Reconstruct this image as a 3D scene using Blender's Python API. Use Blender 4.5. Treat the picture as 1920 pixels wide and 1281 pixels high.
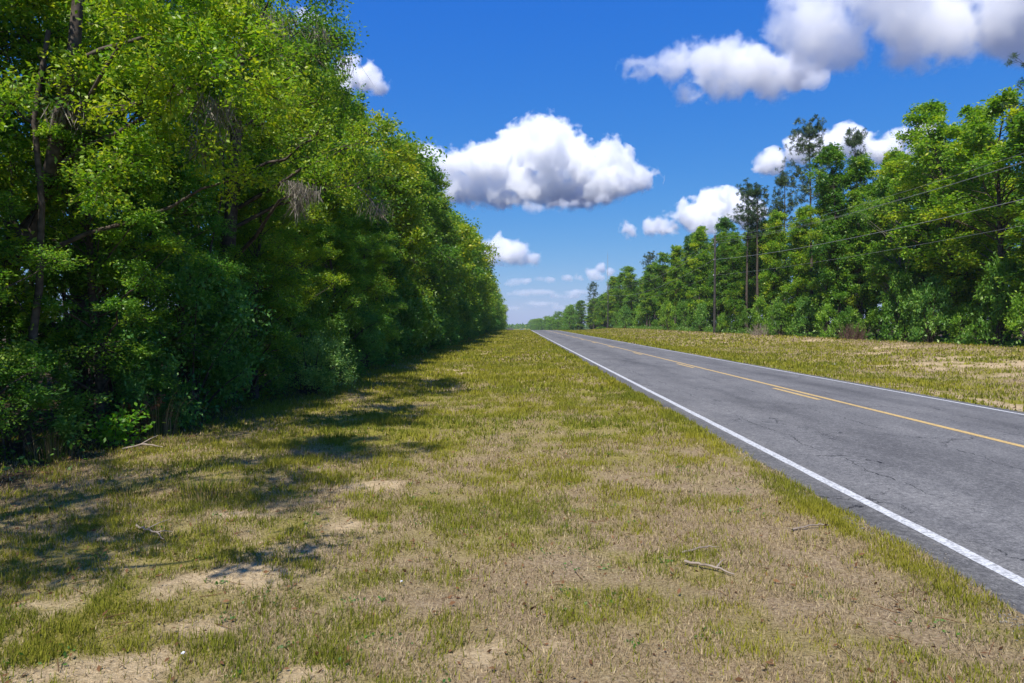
import bpy, math
import numpy as np
from mathutils import Vector

for o in list(bpy.data.objects):
    bpy.data.objects.remove(o, do_unlink=True)
sc = bpy.context.scene
R = math.radians

# ---------------------------------------------------------------- camera
CAM_H = 2.0
F_PX = 1280.0                     # focal length in pixels of the 1920 wide frame
camd = bpy.data.cameras.new('camera')
camd.lens = 24.0
camd.sensor_width = 36.0
camd.clip_start = 0.1
camd.clip_end = 60000
cam = bpy.data.objects.new('camera', camd)
sc.collection.objects.link(cam)
cam.location = (0, 0, CAM_H)
PITCH = math.atan(34.5 / F_PX)    # road vanishing point 34.5 px above the centre, 10 px right of it
YAW = math.atan(10.0 / F_PX)
cam.rotation_euler = (R(90) - PITCH, 0, YAW)
sc.camera = cam

# ---------------------------------------------------------------- sky and sun
SUN_EL, SUN_AZ = 53.0, -161.0      # azimuth clockwise from +Y (road direction): sun stands to the left
world = bpy.data.worlds.new('World')
sc.world = world
world.use_nodes = True
wn, wl = world.node_tree.nodes, world.node_tree.links
wn.clear()
sky = wn.new('ShaderNodeTexSky')
sky.sky_type = 'NISHITA'
sky.sun_disc = False
sky.sun_elevation = R(SUN_EL)
sky.sun_rotation = R(SUN_AZ)
sky.altitude = 0
sky.air_density = 1.0
sky.dust_density = 0.3
sky.ozone_density = 2.0
hsv = wn.new('ShaderNodeHueSaturation')
hsv.inputs['Saturation'].default_value = 1.25
hsv.inputs['Value'].default_value = 1.0
bgn = wn.new('ShaderNodeBackground')
bgn.inputs['Strength'].default_value = 0.10
wout = wn.new('ShaderNodeOutputWorld')
tint = wn.new('ShaderNodeMix')
tint.data_type = 'RGBA'
tint.blend_type = 'MULTIPLY'
tint.inputs['Factor'].default_value = 1.0
tint.inputs['B'].default_value = (0.60, 0.93, 1.42, 1)
wl.new(sky.outputs[0], hsv.inputs['Color'])
wl.new(hsv.outputs[0], tint.inputs['A'])
# film response of the sky: each channel compressed so that the horizon does not wash out
sepc, cmbc = wn.new('ShaderNodeSeparateColor'), wn.new('ShaderNodeCombineColor')
wl.new(tint.outputs['Result'], sepc.inputs[0])
EXPO = 0.6
for ch, (po, kk) in enumerate(((1.12, 0.62), (0.68, 0.485), (0.18, 0.73))):
    a_, b_, c_ = wn.new('ShaderNodeMath'), wn.new('ShaderNodeMath'), wn.new('ShaderNodeMath')
    a_.operation, b_.operation, c_.operation = 'MULTIPLY', 'POWER', 'MULTIPLY'
    a_.inputs[1].default_value = 0.1464
    b_.inputs[1].default_value = po
    c_.inputs[1].default_value = kk / (0.1 * 2 ** EXPO)
    wl.new(sepc.outputs[ch], a_.inputs[0])
    wl.new(a_.outputs[0], b_.inputs[0])
    wl.new(b_.outputs[0], c_.inputs[0])
    wl.new(c_.outputs[0], cmbc.inputs[ch])
wl.new(cmbc.outputs[0], bgn.inputs['Color'])
wl.new(bgn.outputs[0], wout.inputs['Surface'])

sund = bpy.data.lights.new('sun', 'SUN')
sund.energy = 4.2
sund.angle = R(0.5)
sund.color = (1.0, 0.955, 0.88)
sun = bpy.data.objects.new('sun', sund)
sc.collection.objects.link(sun)
sdir = Vector((math.sin(R(SUN_AZ)) * math.cos(R(SUN_EL)), math.cos(R(SUN_AZ)) * math.cos(R(SUN_EL)), math.sin(R(SUN_EL))))
sun.rotation_euler = sdir.to_track_quat('Z', 'Y').to_euler()
sun.location = sdir * 100

sc.view_settings.view_transform = 'Standard'
sc.view_settings.look = 'None'
sc.view_settings.gamma = 1.0
sc.view_settings.use_curve_mapping = False
sc.view_settings.exposure = EXPO
sc.render.engine = 'CYCLES'
cy = sc.cycles
cy.max_bounces = 40
cy.diffuse_bounces = 7
cy.glossy_bounces = 2
cy.transmission_bounces = 4
cy.transparent_max_bounces = 8
cy.volume_bounces = 40
cy.use_denoising = True
cy.adaptive_threshold = 0.004
cy.sample_clamp_indirect = 6.0

# ---------------------------------------------------------------- helpers
rng = np.random.default_rng(7)


def link(o, parent=None):
    sc.collection.objects.link(o)
    if parent is not None:
        o.parent = parent
    return o


def tag(o, label=None, cat=None, group=None, kind=None):
    if label: o['label'] = label
    if cat: o['category'] = cat
    if group: o['group'] = group
    if kind: o['kind'] = kind
    return o


def empty(name, loc, label, cat, group=None, rotz=0.0, scale=1.0):
    o = bpy.data.objects.new(name, None)
    o.empty_display_size = 0.2
    o.location = loc
    o.rotation_euler = (0, 0, rotz)
    o.scale = (scale,) * 3
    link(o)
    return tag(o, label, cat, group)


def mesh_np(name, V, F, mat=None, smooth=False, face_attr=None, vert_attr=None):
    """V (n,3), F (m,k): one mesh from numpy arrays, quickly"""
    V = np.ascontiguousarray(V, np.float32)
    F = np.ascontiguousarray(F, np.int32)
    m, k = F.shape
    me = bpy.data.meshes.new(name)
    me.vertices.add(len(V))
    me.vertices.foreach_set('co', V.ravel())
    me.loops.add(m * k)
    me.loops.foreach_set('vertex_index', F.ravel())
    me.polygons.add(m)
    me.polygons.foreach_set('loop_start', np.arange(0, m * k, k, dtype=np.int32))
    me.polygons.foreach_set('loop_total', np.full(m, k, np.int32))
    if smooth:
        me.polygons.foreach_set('use_smooth', np.ones(m, bool))
    for dom, attrs in (('FACE', face_attr), ('POINT', vert_attr)):
        for an, av in (attrs or {}).items():
            av = np.asarray(av, np.float32)
            if av.ndim == 1:
                a = me.attributes.new(an, 'FLOAT', dom)
                a.data.foreach_set('value', av)
            else:
                a = me.attributes.new(an, 'FLOAT_VECTOR', dom)
                a.data.foreach_set('vector', av.ravel())
    me.update(calc_edges=True)
    me.validate()
    if mat is not None:
        me.materials.append(mat)
    return me


def _hash(ix, iy, seed):
    h = (ix.astype(np.int64) * 374761393 + iy.astype(np.int64) * 668265263 + seed * 982451653) & 0x7fffffff
    h = ((h ^ (h >> 13)) * 1274126177) & 0x7fffffff
    h = ((h ^ (h >> 16)) * 1103515245) & 0x7fffffff
    return (h & 0xffffff) / float(0xffffff)


def vnoise(x, y, seed=0):
    x = np.asarray(x, float); y = np.asarray(y, float)
    ix, iy = np.floor(x), np.floor(y)
    fx, fy = x - ix, y - iy
    fx = fx * fx * (3 - 2 * fx); fy = fy * fy * (3 - 2 * fy)
    a, b = _hash(ix, iy, seed), _hash(ix + 1, iy, seed)
    c, d = _hash(ix, iy + 1, seed), _hash(ix + 1, iy + 1, seed)
    return (a * (1 - fx) + b * fx) * (1 - fy) + (c * (1 - fx) + d * fx) * fy


def fbm(x, y, seed=0, octs=4):
    s, amp, tot = 0.0, 1.0, 0.0
    for i in range(octs):
        s = s + amp * vnoise(x * 2 ** i + 17.3 * i, y * 2 ** i - 9.1 * i, seed + i)
        tot += amp
        amp *= 0.5
    return s / tot


def vnoise3(p, seed=0):
    x, y, z = p[:, 0], p[:, 1], p[:, 2]
    iz = np.floor(z)
    fz = z - iz
    fz = fz * fz * (3 - 2 * fz)
    n0 = vnoise(x + 31.7 * iz, y - 57.3 * iz, seed)
    n1 = vnoise(x + 31.7 * (iz + 1), y - 57.3 * (iz + 1), seed)
    return n0 * (1 - fz) + n1 * fz


def sstep(a, b, x):
    t = np.clip((np.asarray(x, float) - a) / (b - a), 0, 1)
    return t * t * (3 - 2 * t)


def new_mat(name):
    m = bpy.data.materials.new(name)
    m.use_nodes = True
    nt = m.node_tree
    nt.nodes.clear()
    out = nt.nodes.new('ShaderNodeOutputMaterial')
    return m, nt.nodes, nt.links, out


def simple_mat(name, col, rough=0.8, var=0.25, scale=8.0, spec=0.2):
    m, N, L, out = new_mat(name)
    b = N.new('ShaderNodeBsdfPrincipled')
    b.inputs['Roughness'].default_value = rough
    b.inputs['Specular IOR Level'].default_value = spec
    tc = N.new('ShaderNodeTexCoord')
    no = N.new('ShaderNodeTexNoise')
    no.inputs['Scale'].default_value = scale
    no.inputs['Detail'].default_value = 5
    L.new(tc.outputs['Object'], no.inputs['Vector'])
    rp = N.new('ShaderNodeValToRGB')
    c = np.array(col)
    rp.color_ramp.elements[0].position = 0.3
    rp.color_ramp.elements[1].position = 0.7
    rp.color_ramp.elements[0].color = (*(c * (1 - var)), 1)
    rp.color_ramp.elements[1].color = (*(c * (1 + var)), 1)
    L.new(no.outputs['Fac'], rp.inputs['Fac'])
    L.new(rp.outputs[0], b.inputs['Base Color'])
    L.new(b.outputs[0], out.inputs['Surface'])
    return m


# ---------------------------------------------------------------- terrain
def road_z(y):
    """profile of the road: level, over a crest about 200 m off, down into a shallow valley"""
    y = np.asarray(y, float)
    y0, y1, k = 170.0, 290.0, 0.00013
    s1 = 2 * k * (y1 - y0)
    za = -k * np.clip(y - y0, 0, y1 - y0) ** 2
    t = np.clip(y - y1, 0, 400.0)
    zb = -s1 * (t - t * t / 800.0)
    return za + zb


X_L, X_R = 3.86, 10.85            # white edge lines
E_L, E_R = 3.42, 11.22            # pavement edges


def edge_l(y): return E_L + 0.30 * (fbm(np.asarray(y) * 1.1, np.zeros_like(np.asarray(y, float)) + 3.1, 41, 4) - 0.5) + 0.10 * (fbm(np.asarray(y) * 4.5, np.zeros_like(np.asarray(y, float)) + 1.7, 43, 3) - 0.5)
def edge_r(y): return E_R + 0.22 * (fbm(np.asarray(y) * 0.6, np.zeros_like(np.asarray(y, float)) + 8.7, 42, 4) - 0.5)


def ground_z(x, y):
    x = np.asarray(x, float); y = np.asarray(y, float)
    z = road_z(y)
    # left verge: shallow swale, then the edge of the wood
    sw = np.exp(-((x + 1.4) / 2.6) ** 2) * -0.10
    z = z + sw + 0.30 * sstep(-6.5, -14, x)
    # right verge: dips a little, then a low bank before the trees
    z = z - 0.12 * np.exp(-((x - 16.0) / 3.0) ** 2) + 0.5 * sstep(18, 31, x) + 0.10 * np.exp(-((x - 27.5) / 1.6) ** 2)
    off = sstep(0.0, 1.2, np.maximum(E_L - 0.1 - x, x - E_R - 0.1))
    z = z + off * (0.10 * (fbm(x * 0.45, y * 0.45, 5, 3) - 0.5) + 0.05 * (fbm(x * 2.1, y * 2.1, 6, 3) - 0.5))
    # below the pavement
    under = sstep(0.0, 0.18, np.minimum(x - E_L - 0.05, E_R - 0.05 - x))
    return z - 0.10 * under + 0.012 * (1 - under)


SAND = [(-2.27, 6.2, .55, .42), (-2.70, 5.0, .42, .22), (-2.15, 5.45, .55, .28), (-2.45, 4.05, .8, .28), (-2.25, 4.55, .35, .2),
        (-1.9, 8.7, .45, .25), (-2.9, 7.2, .6, .2), (-3.9, 6.3, .6, .25), (-1.3, 4.0, .35, .15), (-1.65, 6.9, .35, .25), (-0.2, 4.2, .4, .2),
        (21.5, 30.5, 3.2, 2.2), (23.5, 29.5, 2.6, 1.2), (20.0, 33.0, 3.0, .9), (23.0, 36.0, 3.0, 1.2), (27.0, 60.0, 2.0, 2.0), (25.5, 47, 2.5, 1.2),
        (19.2, 26.5, 2.5, .5), (24.5, 26.5, 2.2, 1.0), (-2.6, 30, .9, 2.0), (-2.1, 47, .8, 3.0), (12.1, 16.5, .7, 4.0), (24, 80, 2, 2), (22, 42, 2.2, .8)]


def masks(x, y):
    """coarse ground cover: sand (bare), green (live grass) 0..1, litter under the trees"""
    x = np.asarray(x, float); y = np.asarray(y, float)
    n1 = fbm(x * 0.9, y * 0.9, 11, 4)
    n2 = fbm(x * 0.33, y * 0.25, 12, 4)
    n3 = fbm(x * 2.6, y * 2.6, 13, 4)
    sand = np.zeros_like(x)
    for cx, cy_, rx, ry in SAND:
        d = np.sqrt(((x - cx) / (rx * .85)) ** 2 + ((y - cy_) / ry) ** 2) + (n3 - 0.5) * 2.4 + (n1 - 0.5) * 1.8 + 1.2 * (fbm(x * 9, y * 9, 14, 2) - .5)
        sand = np.maximum(sand, sstep(1.1, 0.3, d))
    sand = np.maximum(sand, 0.75 * sstep(0.66, 0.78, n1) * sstep(0.42, 0.6, n3) * sstep(0.5, -1.5, x) * sstep(10, 6, y))
    near = sstep(15, 8, y)                      # the near ground is mostly dry thatch
    g = 0.56 + 0.9 * (n2 - 0.5) + 0.8 * (n1 - 0.5) + 1.3 * (n3 - 0.5)
    g = g - 0.26 * near * sstep(-3.0, 0.0, x) - 0.14 * near + 0.1 * sstep(9, 14, y)
    g = g + 0.5 * np.exp(-((x - (E_L - 0.16)) / 0.22) ** 2)     # lush band along the pavement
    g = g + 0.2 * np.exp(-((x - (E_R + 1.8)) / 2.2) ** 2) - 0.22 * sstep(12.5, 16, x)
    g = g - 0.25 * sstep(24, 29, x)
    g = g + 0.15 * np.exp(-((x + 3.2) / 1.8) ** 2) * sstep(9, 14, y)
    g = np.clip(g, 0, 1) * (1 - 0.75 * sand)
    g = np.maximum(g, sstep(400, 700, y))
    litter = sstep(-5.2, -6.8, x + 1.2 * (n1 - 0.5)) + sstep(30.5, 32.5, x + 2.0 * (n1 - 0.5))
    return sand, g, np.clip(litter, 0, 1)


def axis(stops):
    """stops: (from, to, step)"""
    out = []
    for a, b, s in stops:
        out.append(np.arange(a, b, s))
    out.append([stops[-1][1]])
    return np.concatenate(out)


def grid_mesh(name, xs, ys, zf, mat, attrs=None):
    gx, gy = np.meshgrid(xs, ys)
    gz = zf(gx, gy)
    V = np.stack([gx.ravel(), gy.ravel(), gz.ravel()], 1)
    nx, ny = len(xs), len(ys)
    i = (np.arange(ny - 1)[:, None] * nx + np.arange(nx - 1)[None]).ravel()
    F = np.stack([i, i + 1, i + nx + 1, i + nx], 1)
    va = None
    if attrs is not None:
        va = attrs(V[:, 0], V[:, 1])
    return mesh_np(name, V, F, mat, True, None, va)


def ground_material():
    m, N, L, out = new_mat('ground')
    b = N.new('ShaderNodeBsdfPrincipled')
    b.inputs['Roughness'].default_value = 0.95
    b.inputs['Specular IOR Level'].default_value = 0.1
    geo = N.new('ShaderNodeNewGeometry')

    def noise(scale, detail=6, rough=0.6):
        n = N.new('ShaderNodeTexNoise')
        n.inputs['Scale'].default_value = scale
        n.inputs['Detail'].default_value = detail
        n.inputs['Roughness'].default_value = rough
        L.new(geo.outputs['Position'], n.inputs['Vector'])
        return n.outputs['Fac']

    def ramp(f, stops):
        r = N.new('ShaderNodeValToRGB')
        e = r.color_ramp.elements
        while len(e) < len(stops): e.new(0.5)
        for q, (p, c) in zip(e, stops):
            q.position = p
            q.color = (*c, 1) if len(c) == 3 else c
        L.new(f, r.inputs['Fac'])
        return r.outputs[0]

    def attr(nm):
        a = N.new('ShaderNodeAttribute')
        a.attribute_name = nm
        return a.outputs['Fac']

    def mix(f, a, c):
        x = N.new('ShaderNodeMix')
        x.data_type = 'RGBA'
        L.new(f, x.inputs['Factor'])
        L.new(a, x.inputs['A'])
        L.new(c, x.inputs['B'])
        return x.outputs['Result']

    def math_(op, a, v):
        x = N.new('ShaderNodeMath')
        x.operation = op
        L.new(a, x.inputs[0])
        if isinstance(v, float): x.inputs[1].default_value = v
        else: L.new(v, x.inputs[1])
        x.use_clamp = True
        return x.outputs[0]

    fine, mid = noise(38, 8, 0.75), noise(5, 6, 0.65)
    dry = ramp(fine, [(0.30, (0.13, 0.085, 0.05)), (0.5, (0.31, 0.225, 0.13)), (0.68, (0.50, 0.395, 0.25))])
    grn = ramp(fine, [(0.30, (0.09, 0.09, 0.015)), (0.5, (0.235, 0.21, 0.032)), (0.70, (0.39, 0.33, 0.07))])
    snd = ramp(fine, [(0.30, (0.36, 0.26, 0.14)), (0.5, (0.52, 0.39, 0.22)), (0.70, (0.66, 0.52, 0.32))])
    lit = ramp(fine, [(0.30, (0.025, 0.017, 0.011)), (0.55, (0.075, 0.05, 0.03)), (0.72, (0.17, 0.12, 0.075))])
    gf = math_('ADD', attr('green'), math_('MULTIPLY', math_('SUBTRACT', mid, 0.5), 0.8))
    c = mix(gf, dry, grn)
    sf = math_('MULTIPLY', attr('sand'), ramp(noise(16, 7, 0.7), [(0.36, (0.25,) * 3), (0.52, (1,) * 3)]))
    c = mix(sf, c, snd)
    c = mix(attr('litter'), c, lit)
    L.new(c, b.inputs['Base Color'])
    bp = N.new('ShaderNodeBump')
    bp.inputs['Strength'].default_value = 0.9
    bp.inputs['Distance'].default_value = 0.04
    L.new(noise(24, 8, 0.7), bp.inputs['Height'])
    L.new(bp.outputs[0], b.inputs['Normal'])
    L.new(b.outputs[0], out.inputs['Surface'])
    return m


xs = axis([(-1500, -600, 300), (-600, -120, 60), (-120, -30, 8), (-30, -9, 1.0), (-9, 3.0, 0.12), (3.0, 3.8, 0.05), (3.8, 10.8, 0.7), (10.8, 11.8, 0.07), (11.8, 34, 0.35), (34, 60, 2.0), (60, 120, 10), (120, 600, 60), (600, 2100, 300)])
ys = axis([(-60, -6, 6), (-6, 2.5, 0.8), (2.5, 11, 0.11), (11, 25, 0.25), (25, 60, 0.7), (60, 140, 2.0), (140, 320, 5), (320, 720, 20), (720, 1500, 130), (1500, 2600, 275)])
me = grid_mesh('ground', xs, ys, ground_z, ground_material(), lambda x, y: dict(zip(('sand', 'green', 'litter'), masks(x, y))))
tag(link(bpy.data.objects.new('ground', me)), kind='structure')


# ---------------------------------------------------------------- road
def road_material():
    m, N, L, out = new_mat('asphalt')
    b = N.new('ShaderNodeBsdfPrincipled')
    b.inputs['Roughness'].default_value = 0.82
    b.inputs['Specular IOR Level'].default_value = 0.25
    geo = N.new('ShaderNodeNewGeometry')
    sep = N.new('ShaderNodeSeparateXYZ')
    L.new(geo.outputs['Position'], sep.inputs[0])

    def val(op, *a):
        x = N.new('ShaderNodeMath')
        x.operation = op
        for i, q in enumerate(a):
            if isinstance(q, (int, float)): x.inputs[i].default_value = q
            else: L.new(q, x.inputs[i])
        return x.outputs[0]

    def noise(scale, detail=6, rough=0.6, stretch=None):
        n = N.new('ShaderNodeTexNoise')
        n.inputs['Scale'].default_value = scale
        n.inputs['Detail'].default_value = detail
        n.inputs['Roughness'].default_value = rough
        if stretch:
            mp = N.new('ShaderNodeMapping')
            mp.inputs['Scale'].default_value = stretch
            L.new(geo.outputs['Position'], mp.inputs['Vector'])
            L.new(mp.outputs[0], n.inputs['Vector'])
        else:
            L.new(geo.outputs['Position'], n.inputs['Vector'])
        return n.outputs['Fac']

    def ramp(f, stops):
        r = N.new('ShaderNodeValToRGB')
        e = r.color_ramp.elements
        while len(e) < len(stops): e.new(0.5)
        for q, (p, c) in zip(e, stops):
            q.position = p
            q.color = (*c, 1)
        L.new(f, r.inputs['Fac'])
        return r.outputs[0]

    def mul(f, a, c):
        x = N.new('ShaderNodeMix')
        x.data_type = 'RGBA'
        x.blend_type = 'MULTIPLY'
        if isinstance(f, float): x.inputs['Factor'].default_value = f
        else: L.new(f, x.inputs['Factor'])
        L.new(a, x.inputs['A'])
        if isinstance(c, tuple): x.inputs['B'].default_value = (*c, 1)
        else: L.new(c, x.inputs['B'])
        return x.outputs['Result']

    grain = ramp(val('ADD', val('MULTIPLY', noise(95, 5, 0.8), .5), val('MULTIPLY', noise(34, 4, 0.8), .5)), [(0.31, (0.04, 0.04, 0.039)), (0.5, (0.148, 0.144, 0.137)), (0.69, (0.36, 0.35, 0.33))])
    # oil drip bands down the middle of each lane, broken up along the road
    x = sep.outputs['X']
    wob = val('MULTIPLY', val('SUBTRACT', noise(0.35, 3), 0.5), 1.0)
    xx = val('ADD', x, wob)
    band = None
    for c0, w in ((5.75, 0.62), (9.35, 0.55)):
        d = val('DIVIDE', val('SUBTRACT', xx, c0), w)
        e = val('EXPONENT', val('MULTIPLY', val('MULTIPLY', d, d), -1.0))
        band = e if band is None else val('ADD', band, e)
    streak = ramp(noise(1.0, 6, 0.65, (0.9, 0.16, 1)), [(0.36, (0, 0, 0)), (0.62, (1, 1, 1))])
    bf = val('MULTIPLY', val('MULTIPLY', band, streak), 0.75)
    c = mul(bf, grain, (0.5, 0.5, 0.51))
    # blotches, pale worn patches
    blo = ramp(noise(0.8, 7, 0.7, (1.3, 0.45, 1)), [(0.3, (0.72, 0.72, 0.73)), (0.5, (1, 1, 1)), (0.72, (1.25, 1.24, 1.22))])
    c = mul(1.0, c, blo)
    c = mul(1.0, c, ramp(noise(13, 3, 0.8), [(0.34, (0.74, 0.74, 0.75)), (0.5, (1, 1, 1)), (0.66, (1.26, 1.26, 1.25))]))
    # outer strip of the shoulder: older, darker
    sh = N.new('ShaderNodeMapRange')
    sh.inputs['From Min'].default_value = 3.80
    sh.inputs['From Max'].default_value = 3.72
    L.new(val('ADD', x, val('MULTIPLY', val('SUBTRACT', noise(3, 5), 0.5), 0.12)), sh.inputs['Value'])
    c = mul(val('MULTIPLY', sh.outputs[0], 0.6), c, (0.62, 0.63, 0.66))

    # cracks: one long wandering crack in the near lane and a coarse net
    def crack(x0, amp, sc_, width, seedy):
        cmb = N.new('ShaderNodeCombineXYZ')
        L.new(sep.outputs['Y'], cmb.inputs['Y'])
        cmb.inputs['X'].default_value = seedy
        n = N.new('ShaderNodeTexNoise')
        n.inputs['Scale'].default_value = sc_
        n.inputs['Detail'].default_value = 9
        n.inputs['Roughness'].default_value = 0.72
        L.new(cmb.outputs[0], n.inputs['Vector'])
        line = val('ADD', x0, val('MULTIPLY', val('SUBTRACT', n.outputs['Fac'], 0.5), amp))
        dist = val('ABSOLUTE', val('SUBTRACT', x, line))
        ww = val('MULTIPLY', width * .75, val('MAXIMUM', 0.0, val('MULTIPLY', val('SUBTRACT', noise(0.55, 4, 0.7), 0.40), 7.0)))
        return val('LESS_THAN', dist, val('MINIMUM', ww, width * 1.4))
    ck = crack(4.72, 0.8, 0.55, 0.009, 3.0)
    ck = val('MAXIMUM', ck, crack(6.6, 0.9, 0.4, 0.009, 9.0))
    ck = val('MAXIMUM', ck, crack(8.6, 1.0, 0.4, 0.010, 21.0))
    vo = N.new('ShaderNodeTexVoronoi')
    vo.feature = 'DISTANCE_TO_EDGE'
    vo.inputs['Scale'].default_value = 0.33
    wp = N.new('ShaderNodeTexNoise')
    wp.inputs['Scale'].default_value = 0.9
    wp.inputs['Detail'].default_value = 8
    wp.inputs['Roughness'].default_value = 0.7
    L.new(geo.outputs['Position'], wp.inputs['Vector'])
    va = N.new('ShaderNodeVectorMath')
    va.operation = 'MULTIPLY_ADD'
    L.new(wp.outputs['Color'], va.inputs[0])
    va.inputs[1].default_value = (1.6, 1.6, 0)
    L.new(geo.outputs['Position'], va.inputs[2])
    L.new(va.outputs[0], vo.inputs['Vector'])
    net = val('LESS_THAN', vo.outputs['Distance'], val('MULTIPLY', 0.0026, val('GREATER_THAN', noise(0.4, 4, 0.7), 0.52)))
    ck = val('MAXIMUM', ck, net)
    c = mul(ck, c, (0.16, 0.16, 0.17))
    L.new(c, b.inputs['Base Color'])
    bp = N.new('ShaderNodeBump')
    bp.inputs['Strength'].default_value = 0.5
    bp.inputs['Distance'].default_value = 0.006
    L.new(val('SUBTRACT', noise(140, 4, 0.7), val('MULTIPLY', ck, 2.0)), bp.inputs['Height'])
    L.new(bp.outputs[0], b.inputs['Normal'])
    L.new(b.outputs[0], out.inputs['Surface'])
    return m


ry = axis([(-60, 2, 2), (2, 30, 0.12), (30, 120, 1.5), (120, 330, 4), (330, 760, 15), (760, 1200, 40)])


def road_h(x, y):
    return road_z(y) + 0.012 + 0.07 * (1 - (np.abs(x - 7.6) / 4.0) ** 2)


def strip_mesh(name, xa, xb, ysv, lift, mat, n=6, thick=None):
    """a sheet that follows the road between xa(y) and xb(y)"""
    t = np.linspace(0, 1, n)
    X = xa(ysv)[:, None] * (1 - t) + xb(ysv)[:, None] * t
    Y = np.repeat(ysv[:, None], n, 1)
    Z = road_h(X, Y) + lift
    if thick:                      # turned-down broken edges
        X = np.concatenate([X[:, :1] - 0.03, X, X[:, -1:] + 0.03], 1)
        Y = np.concatenate([Y[:, :1], Y, Y[:, -1:]], 1)
        Z = np.concatenate([Z[:, :1] - thick, Z, Z[:, -1:] - thick], 1)
        n += 2
    V = np.stack([X.ravel(), Y.ravel(), Z.ravel()], 1)
    i = (np.arange(len(ysv) - 1)[:, None] * n + np.arange(n - 1)[None]).ravel()
    return mesh_np(name, V, np.stack([i, i + 1, i + n + 1, i + n], 1), mat, True)


road = link(bpy.data.objects.new('road', strip_mesh('road', edge_l, edge_r, ry, 0.0, road_material(), 12, 0.08)))
tag(road, kind='structure')


def paint_material(name, col, wear):
    m, N, L, out = new_mat(name)
    b = N.new('ShaderNodeBsdfPrincipled')
    b.inputs['Roughness'].default_value = 0.7
    geo = N.new('ShaderNodeNewGeometry')
    n = N.new('ShaderNodeTexNoise')
    n.inputs['Scale'].default_value = 28
    n.inputs['Detail'].default_value = 9
    n.inputs['Roughness'].default_value = 0.75
    L.new(geo.outputs['Position'], n.inputs['Vector'])
    r = N.new('ShaderNodeValToRGB')
    r.color_ramp.elements[0].position = wear
    r.color_ramp.elements[1].position = wear + 0.14
    r.color_ramp.elements[0].color = (*(np.array(col) * 0.35 + 0.05), 1)
    r.color_ramp.elements[1].color = (*col, 1)
    L.new(n.outputs['Fac'], r.inputs['Fac'])
    L.new(r.outputs[0], b.inputs['Base Color'])
    L.new(b.outputs[0], out.inputs['Surface'])
    return m


white_paint = paint_material('white_paint', (0.60, 0.60, 0.58), 0.405)
yellow_paint = paint_material('yellow_paint', (0.62, 0.42, 0.14), 0.39)


def line(name, xc, w, ysv, mat, lift=0.004):
    j1, j2 = 0.02 * (fbm(ysv * 1.3, ysv * 0 + xc, 77, 3) - 0.5), 0.02 * (fbm(ysv * 1.7, ysv * 0 + xc, 78, 3) - 0.5)
    o = link(bpy.data.objects.new(name, strip_mesh(name, lambda y: xc - w / 2 + j1, lambda y: xc + w / 2 + j2, ysv, lift, mat, 2)), road)
    return o


lo = line('edge_line', X_L, 0.125, ry, white_paint)
lo['label'] = 'white edge line beside the near grass verge'
lo = line('edge_line', X_R, 0.13, ry, white_paint)
lo['label'] = 'white edge line on the far side of the road'
lo = line('centre_line', 7.86, 0.14, ry, yellow_paint)
lo['label'] = 'solid yellow centre line'
dash_me = None
for kdash in range(-2, 30):
    y0 = 17.1 + 12.19 * kdash
    line('centre_dash', 7.56, 0.14, np.linspace(y0, y0 + 3.05, 9), yellow_paint)


# ---------------------------------------------------------------- clouds
CP, SP, CY, SY = math.cos(PITCH), math.sin(PITCH), math.cos(YAW), math.sin(YAW)


def ray(px, py):
    """direction of a point of the photograph, used to lay the sky and the tree line out"""
    u, v = (px - 960) / F_PX, (640.5 - py) / F_PX
    # camera space (right, up, forward) -> world
    f = np.array([-SY * CP, CY * CP, -SP]); r = np.array([CY, SY, 0.0]); up = np.cross(r, f)
    return r * u + up * v + f


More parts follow.
